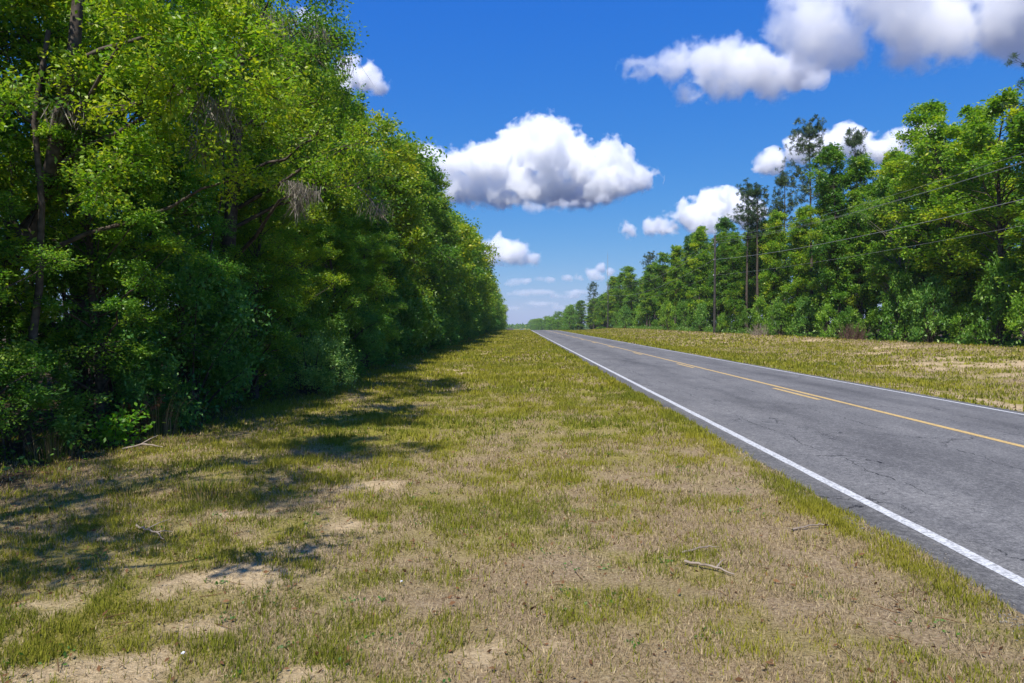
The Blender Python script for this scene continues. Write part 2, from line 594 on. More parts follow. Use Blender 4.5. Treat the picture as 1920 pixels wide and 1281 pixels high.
def cloud_material(name, dens, m_px, lobes, zb, soft, bill):
    """white vapour inside the hull: density grows with the depth below a billowing skin round the lobes"""
    m, N, L, out = new_mat(name)
    v = N.new('ShaderNodeVolumeScatter')
    v.inputs['Color'].default_value = (1, 1, 1, 1)
    v.inputs['Anisotropy'].default_value = 0.0
    tc = N.new('ShaderNodeTexCoord')
    P = tc.outputs['Object']

    def noise(wl_, det, rough):
        no = N.new('ShaderNodeTexNoise')
        no.inputs['Scale'].default_value = 1.0 / (wl_ * m_px)
        no.inputs['Detail'].default_value = det
        no.inputs['Roughness'].default_value = rough
        L.new(P, no.inputs['Vector'])
        return no.outputs['Fac']

    def val(op, *a):
        x = N.new('ShaderNodeMath')
        x.operation = op
        for i, q in enumerate(a):
            if isinstance(q, (int, float)): x.inputs[i].default_value = q
            else: L.new(q, x.inputs[i])
        return x.outputs[0]
    d = None
    for c, r in lobes:
        vm = N.new('ShaderNodeVectorMath')
        vm.operation = 'DISTANCE'
        L.new(P, vm.inputs[0])
        vm.inputs[1].default_value = c
        q = val('SUBTRACT', r, vm.outputs['Value'])
        d = q if d is None else val('SMOOTH_MAX', d, q, 7 * m_px)
    # billows: rounded bumps (folded noise) at two sizes, and ragged detail
    n1 = val('MULTIPLY', val('SUBTRACT', 0.24, val('ABSOLUTE', val('SUBTRACT', noise(40, 1, .4), 0.5))), 95 * bill)
    n2 = val('MULTIPLY', val('SUBTRACT', noise(15, 5, .62), 0.5), 46 * bill)
    n0 = val('MULTIPLY', val('SUBTRACT', noise(80, 2, .5), 0.5), 70 * bill)
    e = val('DIVIDE', d, m_px)
    e = val('ADD', val('ADD', e, n0), val('ADD', val('SUBTRACT', n1, 5 * bill), n2))
    # flat, soft base
    sep = N.new('ShaderNodeSeparateXYZ')
    L.new(P, sep.inputs[0])
    hb = val('DIVIDE', val('SUBTRACT', sep.outputs['Z'], zb), m_px)
    e = val('MINIMUM', e, val('ADD', val('MULTIPLY', hb, 0.8), val('MULTIPLY', n2, 0.9)))
    mr = N.new('ShaderNodeMapRange')
    mr.interpolation_type = 'SMOOTHSTEP'
    mr.inputs['From Min'].default_value = 0.0
    mr.inputs['From Max'].default_value = soft
    mr.inputs['To Max'].default_value = dens
    L.new(e, mr.inputs['Value'])
    L.new(mr.outputs[0], v.inputs['Density'])
    L.new(v.outputs[0], out.inputs['Volume'])
    m.cycles.volume_step_rate = STEP_RATE
    return m


def ico(sub):
    import bmesh
    bm = bmesh.new()
    bmesh.ops.create_icosphere(bm, subdivisions=sub, radius=1.0)
    V = np.array([v.co[:] for v in bm.verts]); F = np.array([[v.index for v in f.verts] for f in bm.faces])
    bm.free()
    return V, F


ICO_V, ICO_F = ico(3)
BASE_ALT = 900.0
STEP_RATE = 0.25


def cloud(label, lobes, base_py, mfp_px=4.0, depth=0.6, seed=0, soft=14.0, bill=1.0, dist=None):
    """a cumulus: lobes given as (px, py, r, stretch) set out at the distance where its flat base lies 900 m up"""
    g = np.random.default_rng(100 + seed)
    d0 = ray(960, base_py)
    D = dist or BASE_ALT / (d0[2] / d0[1])
    m_px = D / F_PX
    xsv = [q[0] for q in lobes]
    c0 = ray(sum(xsv) / len(xsv), base_py)
    origin = np.array([c0[0] / c0[1] * D, D, CAM_H + c0[2] / c0[1] * D])
    LB, VV, FF, off = [], [], [], 0
    for q in lobes:
        px, py, r = q[:3]
        sx = q[3] if len(q) > 3 else 1.0
        y = D + g.normal() * depth * r * m_px
        k = max(1, int(round((sx - 1) * 2)) + 1)
        for dx in np.linspace(-1, 1, k) if k > 1 else (0.0,):
            d = ray(px + dx * r * (sx - 1), py)
            c = d / d[1] * D + np.array([0, 0, CAM_H]) - origin
            c[1] = y - D + dx * g.normal() * r * m_px * .3
            LB.append((tuple(c), r * m_px * (1 - .18 * abs(dx))))
    for c, r in LB:
        VV.append(ICO_V * (r + 26 * bill * m_px) + np.array(c)); FF.append(ICO_F + off); off += len(ICO_V)
    V = np.concatenate(VV)
    tmp = bpy.data.objects.new('cloud_raw', mesh_np('cloud_raw', V, np.concatenate(FF)))
    sc.collection.objects.link(tmp)
    rm = tmp.modifiers.new('r', 'REMESH')
    rm.mode = 'VOXEL'
    rm.voxel_size = max(8 * m_px, (V[:, 0].max() - V[:, 0].min()) / 70)
    me1 = bpy.data.meshes.new_from_object(tmp.evaluated_get(bpy.context.evaluated_depsgraph_get()))
    bpy.data.objects.remove(tmp)
    P = np.empty(len(me1.vertices) * 3, np.float32); me1.vertices.foreach_get('co', P); P = P.reshape(-1, 3)
    P[:, 2] = np.maximum(P[:, 2], -22 * m_px + .05 * (P[:, 2] + 22 * m_px))
    me1.vertices.foreach_set('co', P.ravel())
    me1.update()
    me1.materials.clear()
    me1.materials.append(cloud_material('cloud', 1.0 / (mfp_px * m_px), m_px, LB, -4 * m_px, soft, bill))
    me1.name = 'cloud'
    o = link(bpy.data.objects.new('cloud', me1))
    o.location = origin
    return tag(o, label, 'cloud', 'cumulus clouds in the blue sky')


cloud('big white cumulus with a grey base floating above the road', [
    (1020, 285, 48), (980, 282, 40), (1060, 285, 38), (1040, 262, 28), (960, 272, 20), (1092, 305, 34), (1130, 300, 26), (1152, 310, 28),
    (1176, 292, 14), (1188, 335, 20, 1.5), (1214, 333, 9), (900, 312, 30), (930, 312, 36), (862, 298, 20), (838, 318, 26, 1.3), (812, 300, 16),
    (785, 296, 14), (1000, 345, 42, 1.5), (1070, 350, 38, 1.5), (920, 350, 32, 1.5), (1135, 352, 27, 1.4), (860, 345, 26, 1.5)], 384, seed=1, mfp_px=12, soft=12)
cloud('thin flat cloud shelf just under the big cumulus', [(1000, 388, 10, 2.2), (1045, 384, 10, 2.5), (1090, 380, 9, 2.5), (1130, 376, 8, 2.2)], 398, seed=2, mfp_px=14, bill=.35, soft=12, dist=4700)
cloud('ragged white cloud tapering to a wisp at its left end, upper right', [
    (1330, 98, 30), (1368, 95, 28), (1290, 105, 20), (1258, 135, 26), (1325, 140, 38), (1395, 140, 38, 1.2), (1460, 140, 34, 1.4), (1525, 130, 26, 1.5),
    (1215, 128, 15, 1.4), (1185, 127, 9, 1.6), (1360, 172, 22, 1.6), (1430, 160, 24, 1.5), (1300, 160, 20, 1.4)], 192, seed=3, mfp_px=26, soft=18, bill=.9)
cloud('huge grey bottomed cloud filling the top right corner', [
    (1485, 45, 40), (1472, 8, 30), (1520, 52, 50), (1600, 50, 62, 1.3), (1690, 52, 62, 1.3), (1775, 55, 62, 1.3), (1850, 40, 58, 1.3), (1920, 15, 66), (2010, 5, 80),
    (1650, -30, 80), (1790, -50, 90), (1555, -20, 54), (1900, -70, 100), (1740, 84, 40, 1.6)], 136, seed=4, mfp_px=44, soft=24)
cloud('small round cumulus beside the end of the left tree wall', [(938, 468, 24), (908, 472, 24), (965, 476, 22, 1.3), (995, 484, 13, 1.4), (1014, 488, 7, 1.5), (920, 484, 14, 1.6)], 498, seed=5, mfp_px=9, bill=.6)
cloud('white sloping cumulus just left of the right-hand treetops', [(1338, 388, 29), (1300, 402, 26), (1365, 378, 25), (1258, 415, 19, 1.3), (1222, 424, 15, 1.4), (1185, 428, 9, 1.8), (1320, 420, 20, 1.6), (1395, 395, 27)], 442, seed=6, mfp_px=9, bill=.7, soft=11)
cloud('white cloud peeping over the treetops beside the tall pine', [(1455, 302, 21), (1436, 308, 14), (1490, 290, 26), (1545, 282, 28), (1585, 260, 26), (1622, 270, 22), (1650, 285, 24), (1712, 254, 24), (1690, 265, 20), (1745, 272, 26)], 330, seed=7, mfp_px=9, bill=.6, soft=10)
cloud('low lopsided white cloud over the mast', [(1130, 502, 11), (1144, 508, 9), (1108, 512, 9, 1.4), (1085, 517, 7, 1.6), (1118, 519, 7, 2.2), (1064, 521, 4, 2)], 526, seed=8, mfp_px=9, bill=.3, soft=7, dist=13000)
cloud('white cloud scrap showing beside the upper left crowns', [(682, 142, 24), (655, 135, 26), (707, 158, 18), (640, 160, 24)], 184, seed=9, mfp_px=8, bill=.6)
cloud('small cloud scrap at the top edge behind the mossy tree', [(580, 34, 14, 1.6), (560, 30, 14, 1.5), (605, 38, 8, 1.5)], 50, seed=10, mfp_px=9, bill=.5)
cloud('faint streaky cloud bank low above the end of the road', [
    (975, 527, 5, 5), (1020, 524, 5, 4.5), (960, 533, 4, 4), (1000, 548, 5, 8), (1060, 556, 6, 5), (970, 552, 4, 6), (1080, 548, 5, 5),
    (1010, 570, 5, 8), (1055, 577, 4, 5), (960, 577, 4, 6)], 588, seed=11, mfp_px=8, bill=.16, soft=8, dist=16000)


# ---------------------------------------------------------------- plant materials
def leaf_material(name, stops, trans=0.4, gloss=0.06, rough=0.38, tcol=(1.5, 1.45, 0.55)):
    """leaf blades: colour from each leaf's own tone, tinted per plant; light comes through them"""
    m, N, L, out = new_mat(name)
    a = N.new('ShaderNodeAttribute')
    a.attribute_name = 'tone'
    r = N.new('ShaderNodeValToRGB')
    e = r.color_ramp.elements
    while len(e) < len(stops): e.new(0.5)
    for q, (p, c) in zip(e, stops):
        q.position = p
        q.color = (*c, 1)
    L.new(a.outputs['Fac'], r.inputs['Fac'])
    oi = N.new('ShaderNodeObjectInfo')
    mx = N.new('ShaderNodeMix')
    mx.data_type = 'RGBA'
    mx.blend_type = 'MULTIPLY'
    mx.inputs['Factor'].default_value = 1.0
    L.new(r.outputs[0], mx.inputs['A'])
    L.new(oi.outputs['Color'], mx.inputs['B'])
    mt = N.new('ShaderNodeMix')
    mt.data_type = 'RGBA'
    mt.blend_type = 'MULTIPLY'
    mt.inputs['Factor'].default_value = 1.0
    L.new(mx.outputs['Result'], mt.inputs['A'])
    mt.inputs['B'].default_value = (*tcol, 1)
    df, tr, gl = N.new('ShaderNodeBsdfDiffuse'), N.new('ShaderNodeBsdfTranslucent'), N.new('ShaderNodeBsdfGlossy')
    gl.inputs['Roughness'].default_value = rough
    gl.inputs['Color'].default_value = (0.95, 1, 0.8, 1)
    L.new(mx.outputs['Result'], df.inputs['Color'])
    L.new(mt.outputs['Result'], tr.inputs['Color'])
    m1, m2 = N.new('ShaderNodeMixShader'), N.new('ShaderNodeMixShader')
    m1.inputs[0].default_value = trans
    L.new(df.outputs[0], m1.inputs[1])
    L.new(tr.outputs[0], m1.inputs[2])
    m2.inputs[0].default_value = gloss
    L.new(m1.outputs[0], m2.inputs[1])
    L.new(gl.outputs[0], m2.inputs[2])
    L.new(m2.outputs[0], out.inputs['Surface'])
    return m


leaf_mat = leaf_material('broad_leaves', [(0.0, (0.045, 0.125, 0.022)), (0.35, (0.105, 0.235, 0.026)), (0.7, (0.215, 0.33, 0.028)), (1.0, (0.37, 0.41, 0.034))], 0.5, 0.026, 0.45, (1.3, 1.4, 0.6))
shrub_mat = leaf_material('shrub_leaves', [(0.0, (0.055, 0.145, 0.026)), (0.5, (0.14, 0.28, 0.04)), (1.0, (0.30, 0.41, 0.065))], 0.45, 0.025, 0.45, (1.4, 1.45, 0.6))
needle_mat = leaf_material('pine_needles', [(0.0, (0.025, 0.06, 0.025)), (0.6, (0.065, 0.12, 0.04)), (1.0, (0.12, 0.17, 0.05))], 0.3, 0.05, 0.45)
moss_mat = leaf_material('moss', [(0.0, (0.12, 0.105, 0.085)), (1.0, (0.34, 0.31, 0.25))], 0.3, 0.0, tcol=(1.1, 1.05, 0.9))
dead_mat = leaf_material('dead_leaves', [(0.0, (0.07, 0.035, 0.018)), (1.0, (0.26, 0.14, 0.07))], 0.25, 0.0, tcol=(1.2, 1.0, 0.7))
bark_mat = simple_mat('bark', (0.085, 0.068, 0.055), 0.95, 0.55, 9.0, 0.1)
grey_bark_mat = simple_mat('grey_bark', (0.20, 0.18, 0.16), 0.95, 0.4, 9.0, 0.1)


# ---------------------------------------------------------------- plant geometry
def unit(v): return v / np.maximum(np.linalg.norm(v, axis=-1, keepdims=True), 1e-9)


def tubes(P, Rr, sides):
    """P (M,K,3) centre lines, Rr (M,K) radii -> quads of M tubes"""
    M, K, _ = P.shape
    T = np.gradient(P, axis=1)
    T = unit(T)
    ref = np.where(np.abs(T[..., 2:3]) > 0.9, np.array([1.0, 0.05, 0]), np.array([0, 0.05, 1.0]))
    A = unit(np.cross(T, ref)); B = np.cross(T, A)
    th = np.linspace(0, 2 * np.pi, sides, endpoint=False)
    V = P[:, :, None] + Rr[:, :, None, None] * (np.cos(th)[None, None, :, None] * A[:, :, None] + np.sin(th)[None, None, :, None] * B[:, :, None])
    idx = np.arange(M * K * sides).reshape(M, K, sides)
    a, b = idx[:, :-1], idx[:, 1:]
    F = np.stack([a, np.roll(a, -1, 2), np.roll(b, -1, 2), b], -1).reshape(-1, 4)
    return V.reshape(-1, 3), F


class Acc:
    def __init__(s): s.V, s.F, s.T, s.n = [], [], [], 0
    def add(s, V, F, tone=None):
        s.V.append(V); s.F.append(F + s.n); s.n += len(V)
        if tone is not None: s.T.append(tone)
    def mesh(s, name, mat, smooth=False):
        V, F = np.concatenate(s.V), np.concatenate(s.F)
        return mesh_np(name, V, F, mat, smooth, {'tone': np.concatenate(s.T)} if s.T else None)


def leaves(g, P, D, size, wide=0.5, up=0.7, droop=0.0):
    """one kite of two triangles per leaf"""
    n = len(P)
    nrm = unit(g.normal(size=(n, 3)) + np.array([0, 0, up * 1.6]))
    d = D + 0.75 * g.normal(size=(n, 3)) + np.array([0, 0, -droop])
    d = unit(d - nrm * (d * nrm).sum(1, keepdims=True))
    sd = np.cross(d, nrm)
    s = size * g.uniform(0.6, 1.25, (n, 1))
    mid = P + d * s * 0.45
    V = np.stack([P, mid + sd * s * wide * 0.5, P + d * s + nrm * s * -0.12, mid - sd * s * wide * 0.5], 1).reshape(-1, 3)
    F = np.arange(n * 4).reshape(n, 4)
    return V, F


def bez(p0, p1, p2, k):
    t = np.linspace(0, 1, k)[None, :, None]
    return (1 - t) ** 2 * p0[:, None] + 2 * t * (1 - t) * p1[:, None] + t * t * p2[:, None]


def trunk_at(path, rad, z):
    i = np.clip(np.searchsorted(path[:, 2], z), 1, len(path) - 1)
    t = np.clip((z - path[i - 1, 2]) / np.maximum(path[i, 2] - path[i - 1, 2], 1e-6), 0, 1)
    return path[i - 1] * (1 - t)[:, None] + path[i] * t[:, None], rad[i - 1] * (1 - t) + rad[i] * t


def make_tree(g, path, rad, C, r, twigs=15, per=55, leaf=0.09, tone0=None, sides=8, mat=leaf_mat, wood=bark_mat, limb_up=0.55, twig_tubes=True, up=0.7, wide=0.5, squash=0.75, jit=0.16, limbs=True, droop=0.15, limb_every=1):
    """path (k,3), rad (k): trunk; C (n,3), r (n): boughs' leaf masses. Returns trunk mesh, crown mesh"""
    W, Lf = Acc(), Acc()
    W.add(*tubes(path[None], rad[None], sides))
    n = len(C)
    if tone0 is None: tone0 = np.zeros(n)
    if limbs:
        keep = np.arange(n) % limb_every == 0
        Ca, ra = C, r
        C, r, n = C[keep], r[keep], int(keep.sum())
        z0 = np.clip(C[:, 2] - limb_up * np.linalg.norm(C[:, :2] - path[-1, :2], axis=1) - 0.25 * r - g.uniform(0, 0.8, n), path[0, 2] + 0.5, path[-1, 2])
        S, sr = trunk_at(path, rad, z0)
        mid = 0.5 * (S + C) + np.stack([g.normal(0, .2, n), g.normal(0, .2, n), g.uniform(-0.1, .5, n)], 1) * r[:, None]
        LP = bez(S, mid, C, 7)
        LP[:, 1:-1] += g.normal(0, 0.05, LP[:, 1:-1].shape) * r[:, None, None]
        lr = np.linspace(1, 0.28, 7)[None] * np.clip(sr * 0.36, 0.012, 0.065)[:, None]
        W.add(*tubes(LP, lr, 5))
        C, r, n = Ca, ra, len(Ca)
    td = g.normal(size=(n, twigs, 3)); td[..., 2] += 0.25
    td = unit(td) * np.array([1, 1, squash])
    te = C[:, None] + td * (r[:, None] * g.uniform(0.6, 1.1, (n, twigs)))[..., None]
    ts = C[:, None] + 0.12 * td * r[:, None, None]
    te[..., 2] -= 0.10 * r[:, None]
    if twig_tubes:
        TP = np.stack([ts, 0.5 * (ts + te) + g.normal(0, .04, ts.shape) * r[:, None, None], te], 2).reshape(-1, 3, 3)
        rr = np.repeat(r, twigs)[:, None] * np.array([[0.013, 0.008, 0.003]])
        W.add(*tubes(TP, rr, 3))
    u = g.beta(1.5, 1.1, (n, twigs, per, 1))
    P = ts[:, :, None] * (1 - u) + te[:, :, None] * u + g.normal(0, jit, (n, twigs, per, 3)) * r[:, None, None, None] * np.array([1, 1, 0.8])
    D = np.broadcast_to(td[:, :, None], P.shape)
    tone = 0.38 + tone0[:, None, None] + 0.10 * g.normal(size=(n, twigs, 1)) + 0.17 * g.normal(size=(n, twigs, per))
    V, F = leaves(g, P.reshape(-1, 3), D.reshape(-1, 3), leaf, wide, up, droop)
    Lf.add(V, F, np.clip(tone.ravel(), 0, 1))
    return W.mesh('trunk', wood, True), Lf.mesh('crown', mat)


def bent_trunk(g, H, r0, lean=(0, 0), wig=0.15, k=9, top=0.92):
    t = np.linspace(0, 1, k)
    p = np.stack([lean[0] * t ** 1.3 + wig * np.cumsum(g.normal(0, .4, k)) * t, lean[1] * t ** 1.3 + wig * np.cumsum(g.normal(0, .4, k)) * t, H * top * t - 0.15 * (t == 0)], 1)
    rad = r0 * (1 - 0.86 * t ** 0.8)
    rad[0] *= 1.35
    return p, rad


def crown_points(g, n, H, zb, prof, Rmax, shell=0.55, lean=(0, 0), r=(0.9, 1.5)):
    t = g.uniform(0, 1, n) ** 0.85
    z = zb + (H - zb) * t
    R_ = Rmax * prof(t)
    rr = R_ * (shell + (1 - shell) * g.uniform(0, 1, n)) * np.sqrt(g.uniform(0.25, 1, n))
    th = np.arange(n) * 2.39996 + g.normal(0, .5, n)
    C = np.stack([rr * np.cos(th) + lean[0] * t, rr * np.sin(th) + lean[1] * t, z], 1)
    return C, g.uniform(r[0], r[1], n) * (0.75 + 0.35 * prof(t))


def plant(name, meshes, loc, label, cat, group=None, rot=0.0, scale=(1, 1, 1), col=(1, 1, 1), parts=('trunk', 'crown')):
    """one plant: an Empty at its foot, its trunk and its crown (meshes may be shared between alike plants)"""
    x, y = loc[:2]
    z = float(ground_z(np.array([x]), np.array([y]))[0]) if len(loc) < 3 else loc[2]
    o = empty(name, (x, y, z), label, cat, group, rot)
    o.scale = scale
    for pn, me_ in zip(parts, meshes):
        c = link(bpy.data.objects.new(pn, me_), o)
        c.color = (*col, 1)
    return o


prof_wall = lambda t: np.clip(0.72 + 1.0 * t - 1.25 * t ** 2, 0.15, 1.2)          # leafy down to the ground
prof_over2 = lambda t: np.clip(0.85 + 0.65 * t - 1.15 * t ** 2, 0.2, 1.2)
prof_round = lambda t: np.sqrt(np.clip(1 - (2 * t - 0.9) ** 2, 0.04, 1))
prof_col = lambda t: np.clip(0.78 + 0.45 * t - 0.8 * t ** 4, 0.2, 1.1) * (0.8 + 0.2 * np.sin(9 * t + 1))

# --- near oaks of the left wall: fine leaves
near_oaks = []
for s_ in range(4):
    g = np.random.default_rng(20 + s_)
    H = 13.0
    p, rd = bent_trunk(g, H, 0.20, (g.normal(0, .5), g.normal(0, .6)), 0.2)
    C, r = crown_points(g, 74, H, 1.4, prof_over2, 2.9, 0.5, (p[-1, 0], p[-1, 1]), (0.5, 1.2))
    C[:, :2] *= 1 + 0.24 * g.normal(size=(74, 1))
    near_oaks.append(make_tree(g, p, rd, C, r, 13, 80, 0.10, 0.022 * (C[:, 2] - 5.5) + 0.11 * g.normal(size=74), jit=0.115))  # leaf tone rises with height: sunlit tops painted into the leaf colour
g = np.random.default_rng(29)
p, rd = bent_trunk(g, 13.0, 0.20, (.5, 0), 0.22)
C, r = crown_points(g, 40, 13.0, 3.0, prof_round, 3.8, 0.4, (p[-1, 0], p[-1, 1]), (0.5, .95))
near_oaks.append(make_tree(g, p, rd, C, r, 10, 26, 0.12))
# --- the same kind farther down the wall: fewer, larger leaf sprays
mid_oaks = []
for s_ in range(4):
    g = np.random.default_rng(40 + s_)
    H = 13.0
    p, rd = bent_trunk(g, H, 0.20, (g.normal(0, .5), g.normal(0, .6)), 0.2)
    C, r = crown_points(g, 72, H, 1.0, prof_over2, 3.0, 0.55, (p[-1, 0], p[-1, 1]), (0.75, 1.35))
    C[:, :2] *= 1 + 0.2 * g.normal(size=(72, 1))
    mid_oaks.append(make_tree(g, p, rd, C, r, 12, 32, 0.19, 0.02 * (C[:, 2] - 5.5) + 0.11 * g.normal(size=72), 6, up=0.8, jit=0.125))  # same height gradient: upper leaves coloured brighter, as if in sun
far_trees = []
for s_ in range(4):
    g = np.random.default_rng(60 + s_)
    H = 14.0
    p, rd = bent_trunk(g, H, 0.22, (g.normal(0, .8), g.normal(0, .8)), 0.2)
    C, r = crown_points(g, 60, H, 0.8, prof_wall, 3.4, 0.6, (p[-1, 0], p[-1, 1]), (1.0, 1.6))
    far_trees.append(make_tree(g, p, rd, C, r, 10, 13, 0.38, 0.02 * (C[:, 2] - 5.5), 5, twig_tubes=False, up=0.8))  # tone climbs with height, painting brighter sunlit tops
# --- right hand woods: tall narrow trees, spreading trees, pines
col_trees = []
for s_ in range(5):
    g = np.random.default_rng(80 + s_)
    H = 18.0
    p, rd = bent_trunk(g, H, 0.20, (g.normal(0, .6), g.normal(0, .6)), 0.2)
    C, r = crown_points(g, 96, H, (1.0, 4.0, 2.0, 5.5, 1.0)[s_], prof_col, 2.3, 0.55, (p[-1, 0], p[-1, 1]), (0.5, 1.1))
    C[:, :2] *= (1 + 0.30 * g.normal(size=(96, 1))) * (0.8 + 0.45 * np.sin(C[:, 2:] * g.uniform(.5, .9) + g.uniform(0, 6)))
    col_trees.append(make_tree(g, p, rd, C, r, 13, 24, 0.24, 0.09 + 0.008 * (C[:, 2] - 9) + 0.18 * g.normal(size=96), 6, up=0.7, squash=0.85))  # slight painted brightening of leaf colour towards the top
spread_trees = []
for s_ in range(3):
    g = np.random.default_rng(100 + s_)
    H = 18.0
    p, rd = bent_trunk(g, H, 0.26, (g.normal(0, 1.0), g.normal(0, 1.0)), 0.3)
    C, r = crown_points(g, 84, H, 5.0, prof_round, 4.0, 0.6, (p[-1, 0], p[-1, 1]), (0.65, 1.15))
    C2, r2 = crown_points(g, 22, 6.0, 0.8, prof_col, 2.0, 0.6, (0, 0), (0.6, 1.0))
    C, r = np.concatenate([C, C2]), np.concatenate([r, r2])
    spread_trees.append(make_tree(g, p, rd, C, r, 13, 24, 0.24, 0.09 + 0.006 * (C[:, 2] - 9) + 0.12 * g.normal(size=len(C)), 6, wood=grey_bark_mat if s_ == 1 else bark_mat, up=0.7))  # leaf colour also painted slightly brighter higher up


def make_pine(g, H=25.0, zb=0.58, R_=3.4, nb=46):
    p, rd = bent_trunk(g, H, 0.23, (g.normal(0, .5), g.normal(0, .5)), 0.10, 10, 0.985)
    rd = np.maximum(rd, 0.03)
    t = np.sort(g.uniform(0, 1, nb) ** 0.8)
    z0 = H * (zb + (0.97 - zb) * t)
    S, sr = trunk_at(p, rd, z0)
    th = np.arange(nb) * 2.4 + g.normal(0, .4, nb)
    ln = R_ * (0.35 + 0.65 * np.sqrt(np.clip(1 - (1.6 * t - 0.75) ** 2 / 1.1, 0.05, 1))) * g.uniform(.5, 1.1, nb) * (1 - 0.45 * t ** 3)
    E = S + np.stack([np.cos(th) * ln, np.sin(th) * ln, ln * (0.1 + 0.45 * t) + g.normal(0, .2, nb)], 1)
    W, Lf = Acc(), Acc()
    W.add(*tubes(p[None], rd[None], 8))
    BP = bez(S, 0.5 * (S + E) + np.array([0, 0, -0.12]) * ln[:, None], E, 6)
    W.add(*tubes(BP, np.linspace(1, .3, 6)[None] * np.clip(sr * 0.35, .02, .06)[:, None], 4))
    nt, nn = 11, 26
    u = g.uniform(0.35, 1.0, (nb, nt))
    i = np.clip((u * 5).astype(int), 0, 4)
    fr = (u * 5 - i)[..., None]
    q = np.arange(nb)[:, None]
    T0 = BP[q, i] * (1 - fr) + BP[q, np.minimum(i + 1, 5)] * fr
    T1 = T0 + g.normal(0, 0.34, T0.shape) * (0.4 + 0.6 * (ln[:, None, None] / R_)) + np.array([0, 0, 0.12])
    W.add(*tubes(np.stack([T0, T1], 2).reshape(-1, 2, 3), np.array([[0.018, 0.008]]).repeat(nb * nt, 0), 3))
    d = unit(g.normal(size=(nb, nt, nn, 3)) + np.array([0, 0, 0.35]))
    P = T1[:, :, None] + d * 0.04
    V, F = leaves(g, P.reshape(-1, 3), d.reshape(-1, 3) * 3, 0.27, 0.2, 0.0, 0.3)
    tone = np.clip(0.45 + 0.16 * g.normal(size=(nb, nt, 1)) + 0.2 * g.normal(size=(nb, nt, nn)), 0, 1)
    Lf.add(V, F, tone.ravel())
    return W.mesh('trunk', bark_mat, True), Lf.mesh('crown', needle_mat)


pines = [make_pine(np.random.default_rng(120), 25, .56, 3.3, 50), make_pine(np.random.default_rng(121), 22, .60, 3.0, 38), make_pine(np.random.default_rng(122), 20, .66, 2.2, 26)]


def make_shrub(g, H, R_, n=20, twigs=12, per=40, leaf=0.07, stems=6, mat=shrub_mat):
    t = g.uniform(0.12, 1, n)
    th = np.arange(n) * 2.4 + g.normal(0, .5, n)
    rr = R_ * np.sqrt(g.uniform(0.1, 1, n)) * np.sqrt(np.clip(1.1 - (1.6 * t - .55) ** 2, .1, 1))
    C = np.stack([rr * np.cos(th), rr * np.sin(th), H * 0.9 * t], 1)
    r = g.uniform(.28, .5, n) * R_
    W, Lf = Acc(), Acc()
    S = np.stack([g.normal(0, .1, n), g.normal(0, .1, n), np.full(n, -0.05)], 1) * R_
    LP = bez(S, 0.5 * (S + C) * np.array([.6, .6, 1.2]), C, 5)
    W.add(*tubes(LP, np.linspace(1, .3, 5)[None].repeat(n, 0) * 0.018 * max(1, R_), 4))
    td = unit(g.normal(size=(n, twigs, 3)) + np.array([0, 0, .3]))
    te = C[:, None] + td * r[:, None, None] * g.uniform(.6, 1.1, (n, twigs, 1))
    u = g.beta(1.4, 1.1, (n, twigs, per, 1))
    P = C[:, None, None] * (1 - u) + te[:, :, None] * u + g.normal(0, .14, (n, twigs, per, 3)) * r[:, None, None, None]
    P[..., 2] = np.abs(P[..., 2])
    V, F = leaves(g, P.reshape(-1, 3), np.broadcast_to(td[:, :, None], P.shape).reshape(-1, 3), leaf, .5, .6)
    tone = 0.4 + 0.12 * g.normal(size=(n, 1, 1)) + 0.2 * g.normal(size=(n, twigs, per))
    Lf.add(V, F, np.clip(tone.ravel(), 0, 1))
    return W.mesh('stem', bark_mat, True), Lf.mesh('foliage', mat)


near_shrubs = [make_shrub(np.random.default_rng(140 + i), 3.0, 1.5, 24, 12, 36, 0.10) for i in range(3)]
mid_shrubs = [make_shrub(np.random.default_rng(150 + i), 3.0, 1.6, 22, 11, 20, 0.19) for i in range(3)]

# ---------------------------------------------------------------- the left wall of trees
YG, MG, DG, BG = (1.6, 1.22, 0.65), (1.0, 1.0, 1.0), (0.75, 0.88, 1.0), (0.75, 1.0, 1.4)
g = np.random.default_rng(300)
LEFT_NEAR = [
    (-7.3, 2.2, 14.0, 4, .5, MG, 'oak beside the camera whose shadow falls on the near grass at the left'),
    # x, y, height, mesh, rot, tint, label
    (-9.6, 9.8, 13.0, 0, 0.3, MG, 'tall oak with dense dark lower leaves at the left edge of the picture'),
    (-8.6, 13.2, 12.0, 1, -.4, MG, 'oak standing behind the bright sapling with its lower leaves in deep shade'),
    (-9.4, 17.0, 13.0, 2, .3, YG, 'oak in the left tree wall behind the lit gap in the shadows'),
    (-8.7, 20.8, 12.3, 3, -.2, YG, 'yellow green oak rising behind the pale grey-green shrub'),
    (-8.5, 25.2, 12.6, 0, -.6, YG, 'yellow topped oak two crowns beyond the pale grey-green shrub'),
    (-8.8, 29.6, 13.2, 1, 0.6, MG, 'green oak whose crown touches the left end of the big cloud'),
]
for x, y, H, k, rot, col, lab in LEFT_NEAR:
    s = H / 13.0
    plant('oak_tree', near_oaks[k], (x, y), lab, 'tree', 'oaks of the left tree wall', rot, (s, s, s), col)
y, i = 34.0, 0
ORD = 'first second third fourth fifth sixth seventh eighth ninth tenth eleventh twelfth'.split()
zc = {}
ZONES = [(52, 'leafy oak in the left wall below the big cumulus'), (85, 'oak in the left wall between big and small round cloud'),
         (150, 'distant oak in the left tree wall below the small round cloud'), (420, 'farthest small oak at the end of the left tree wall')]
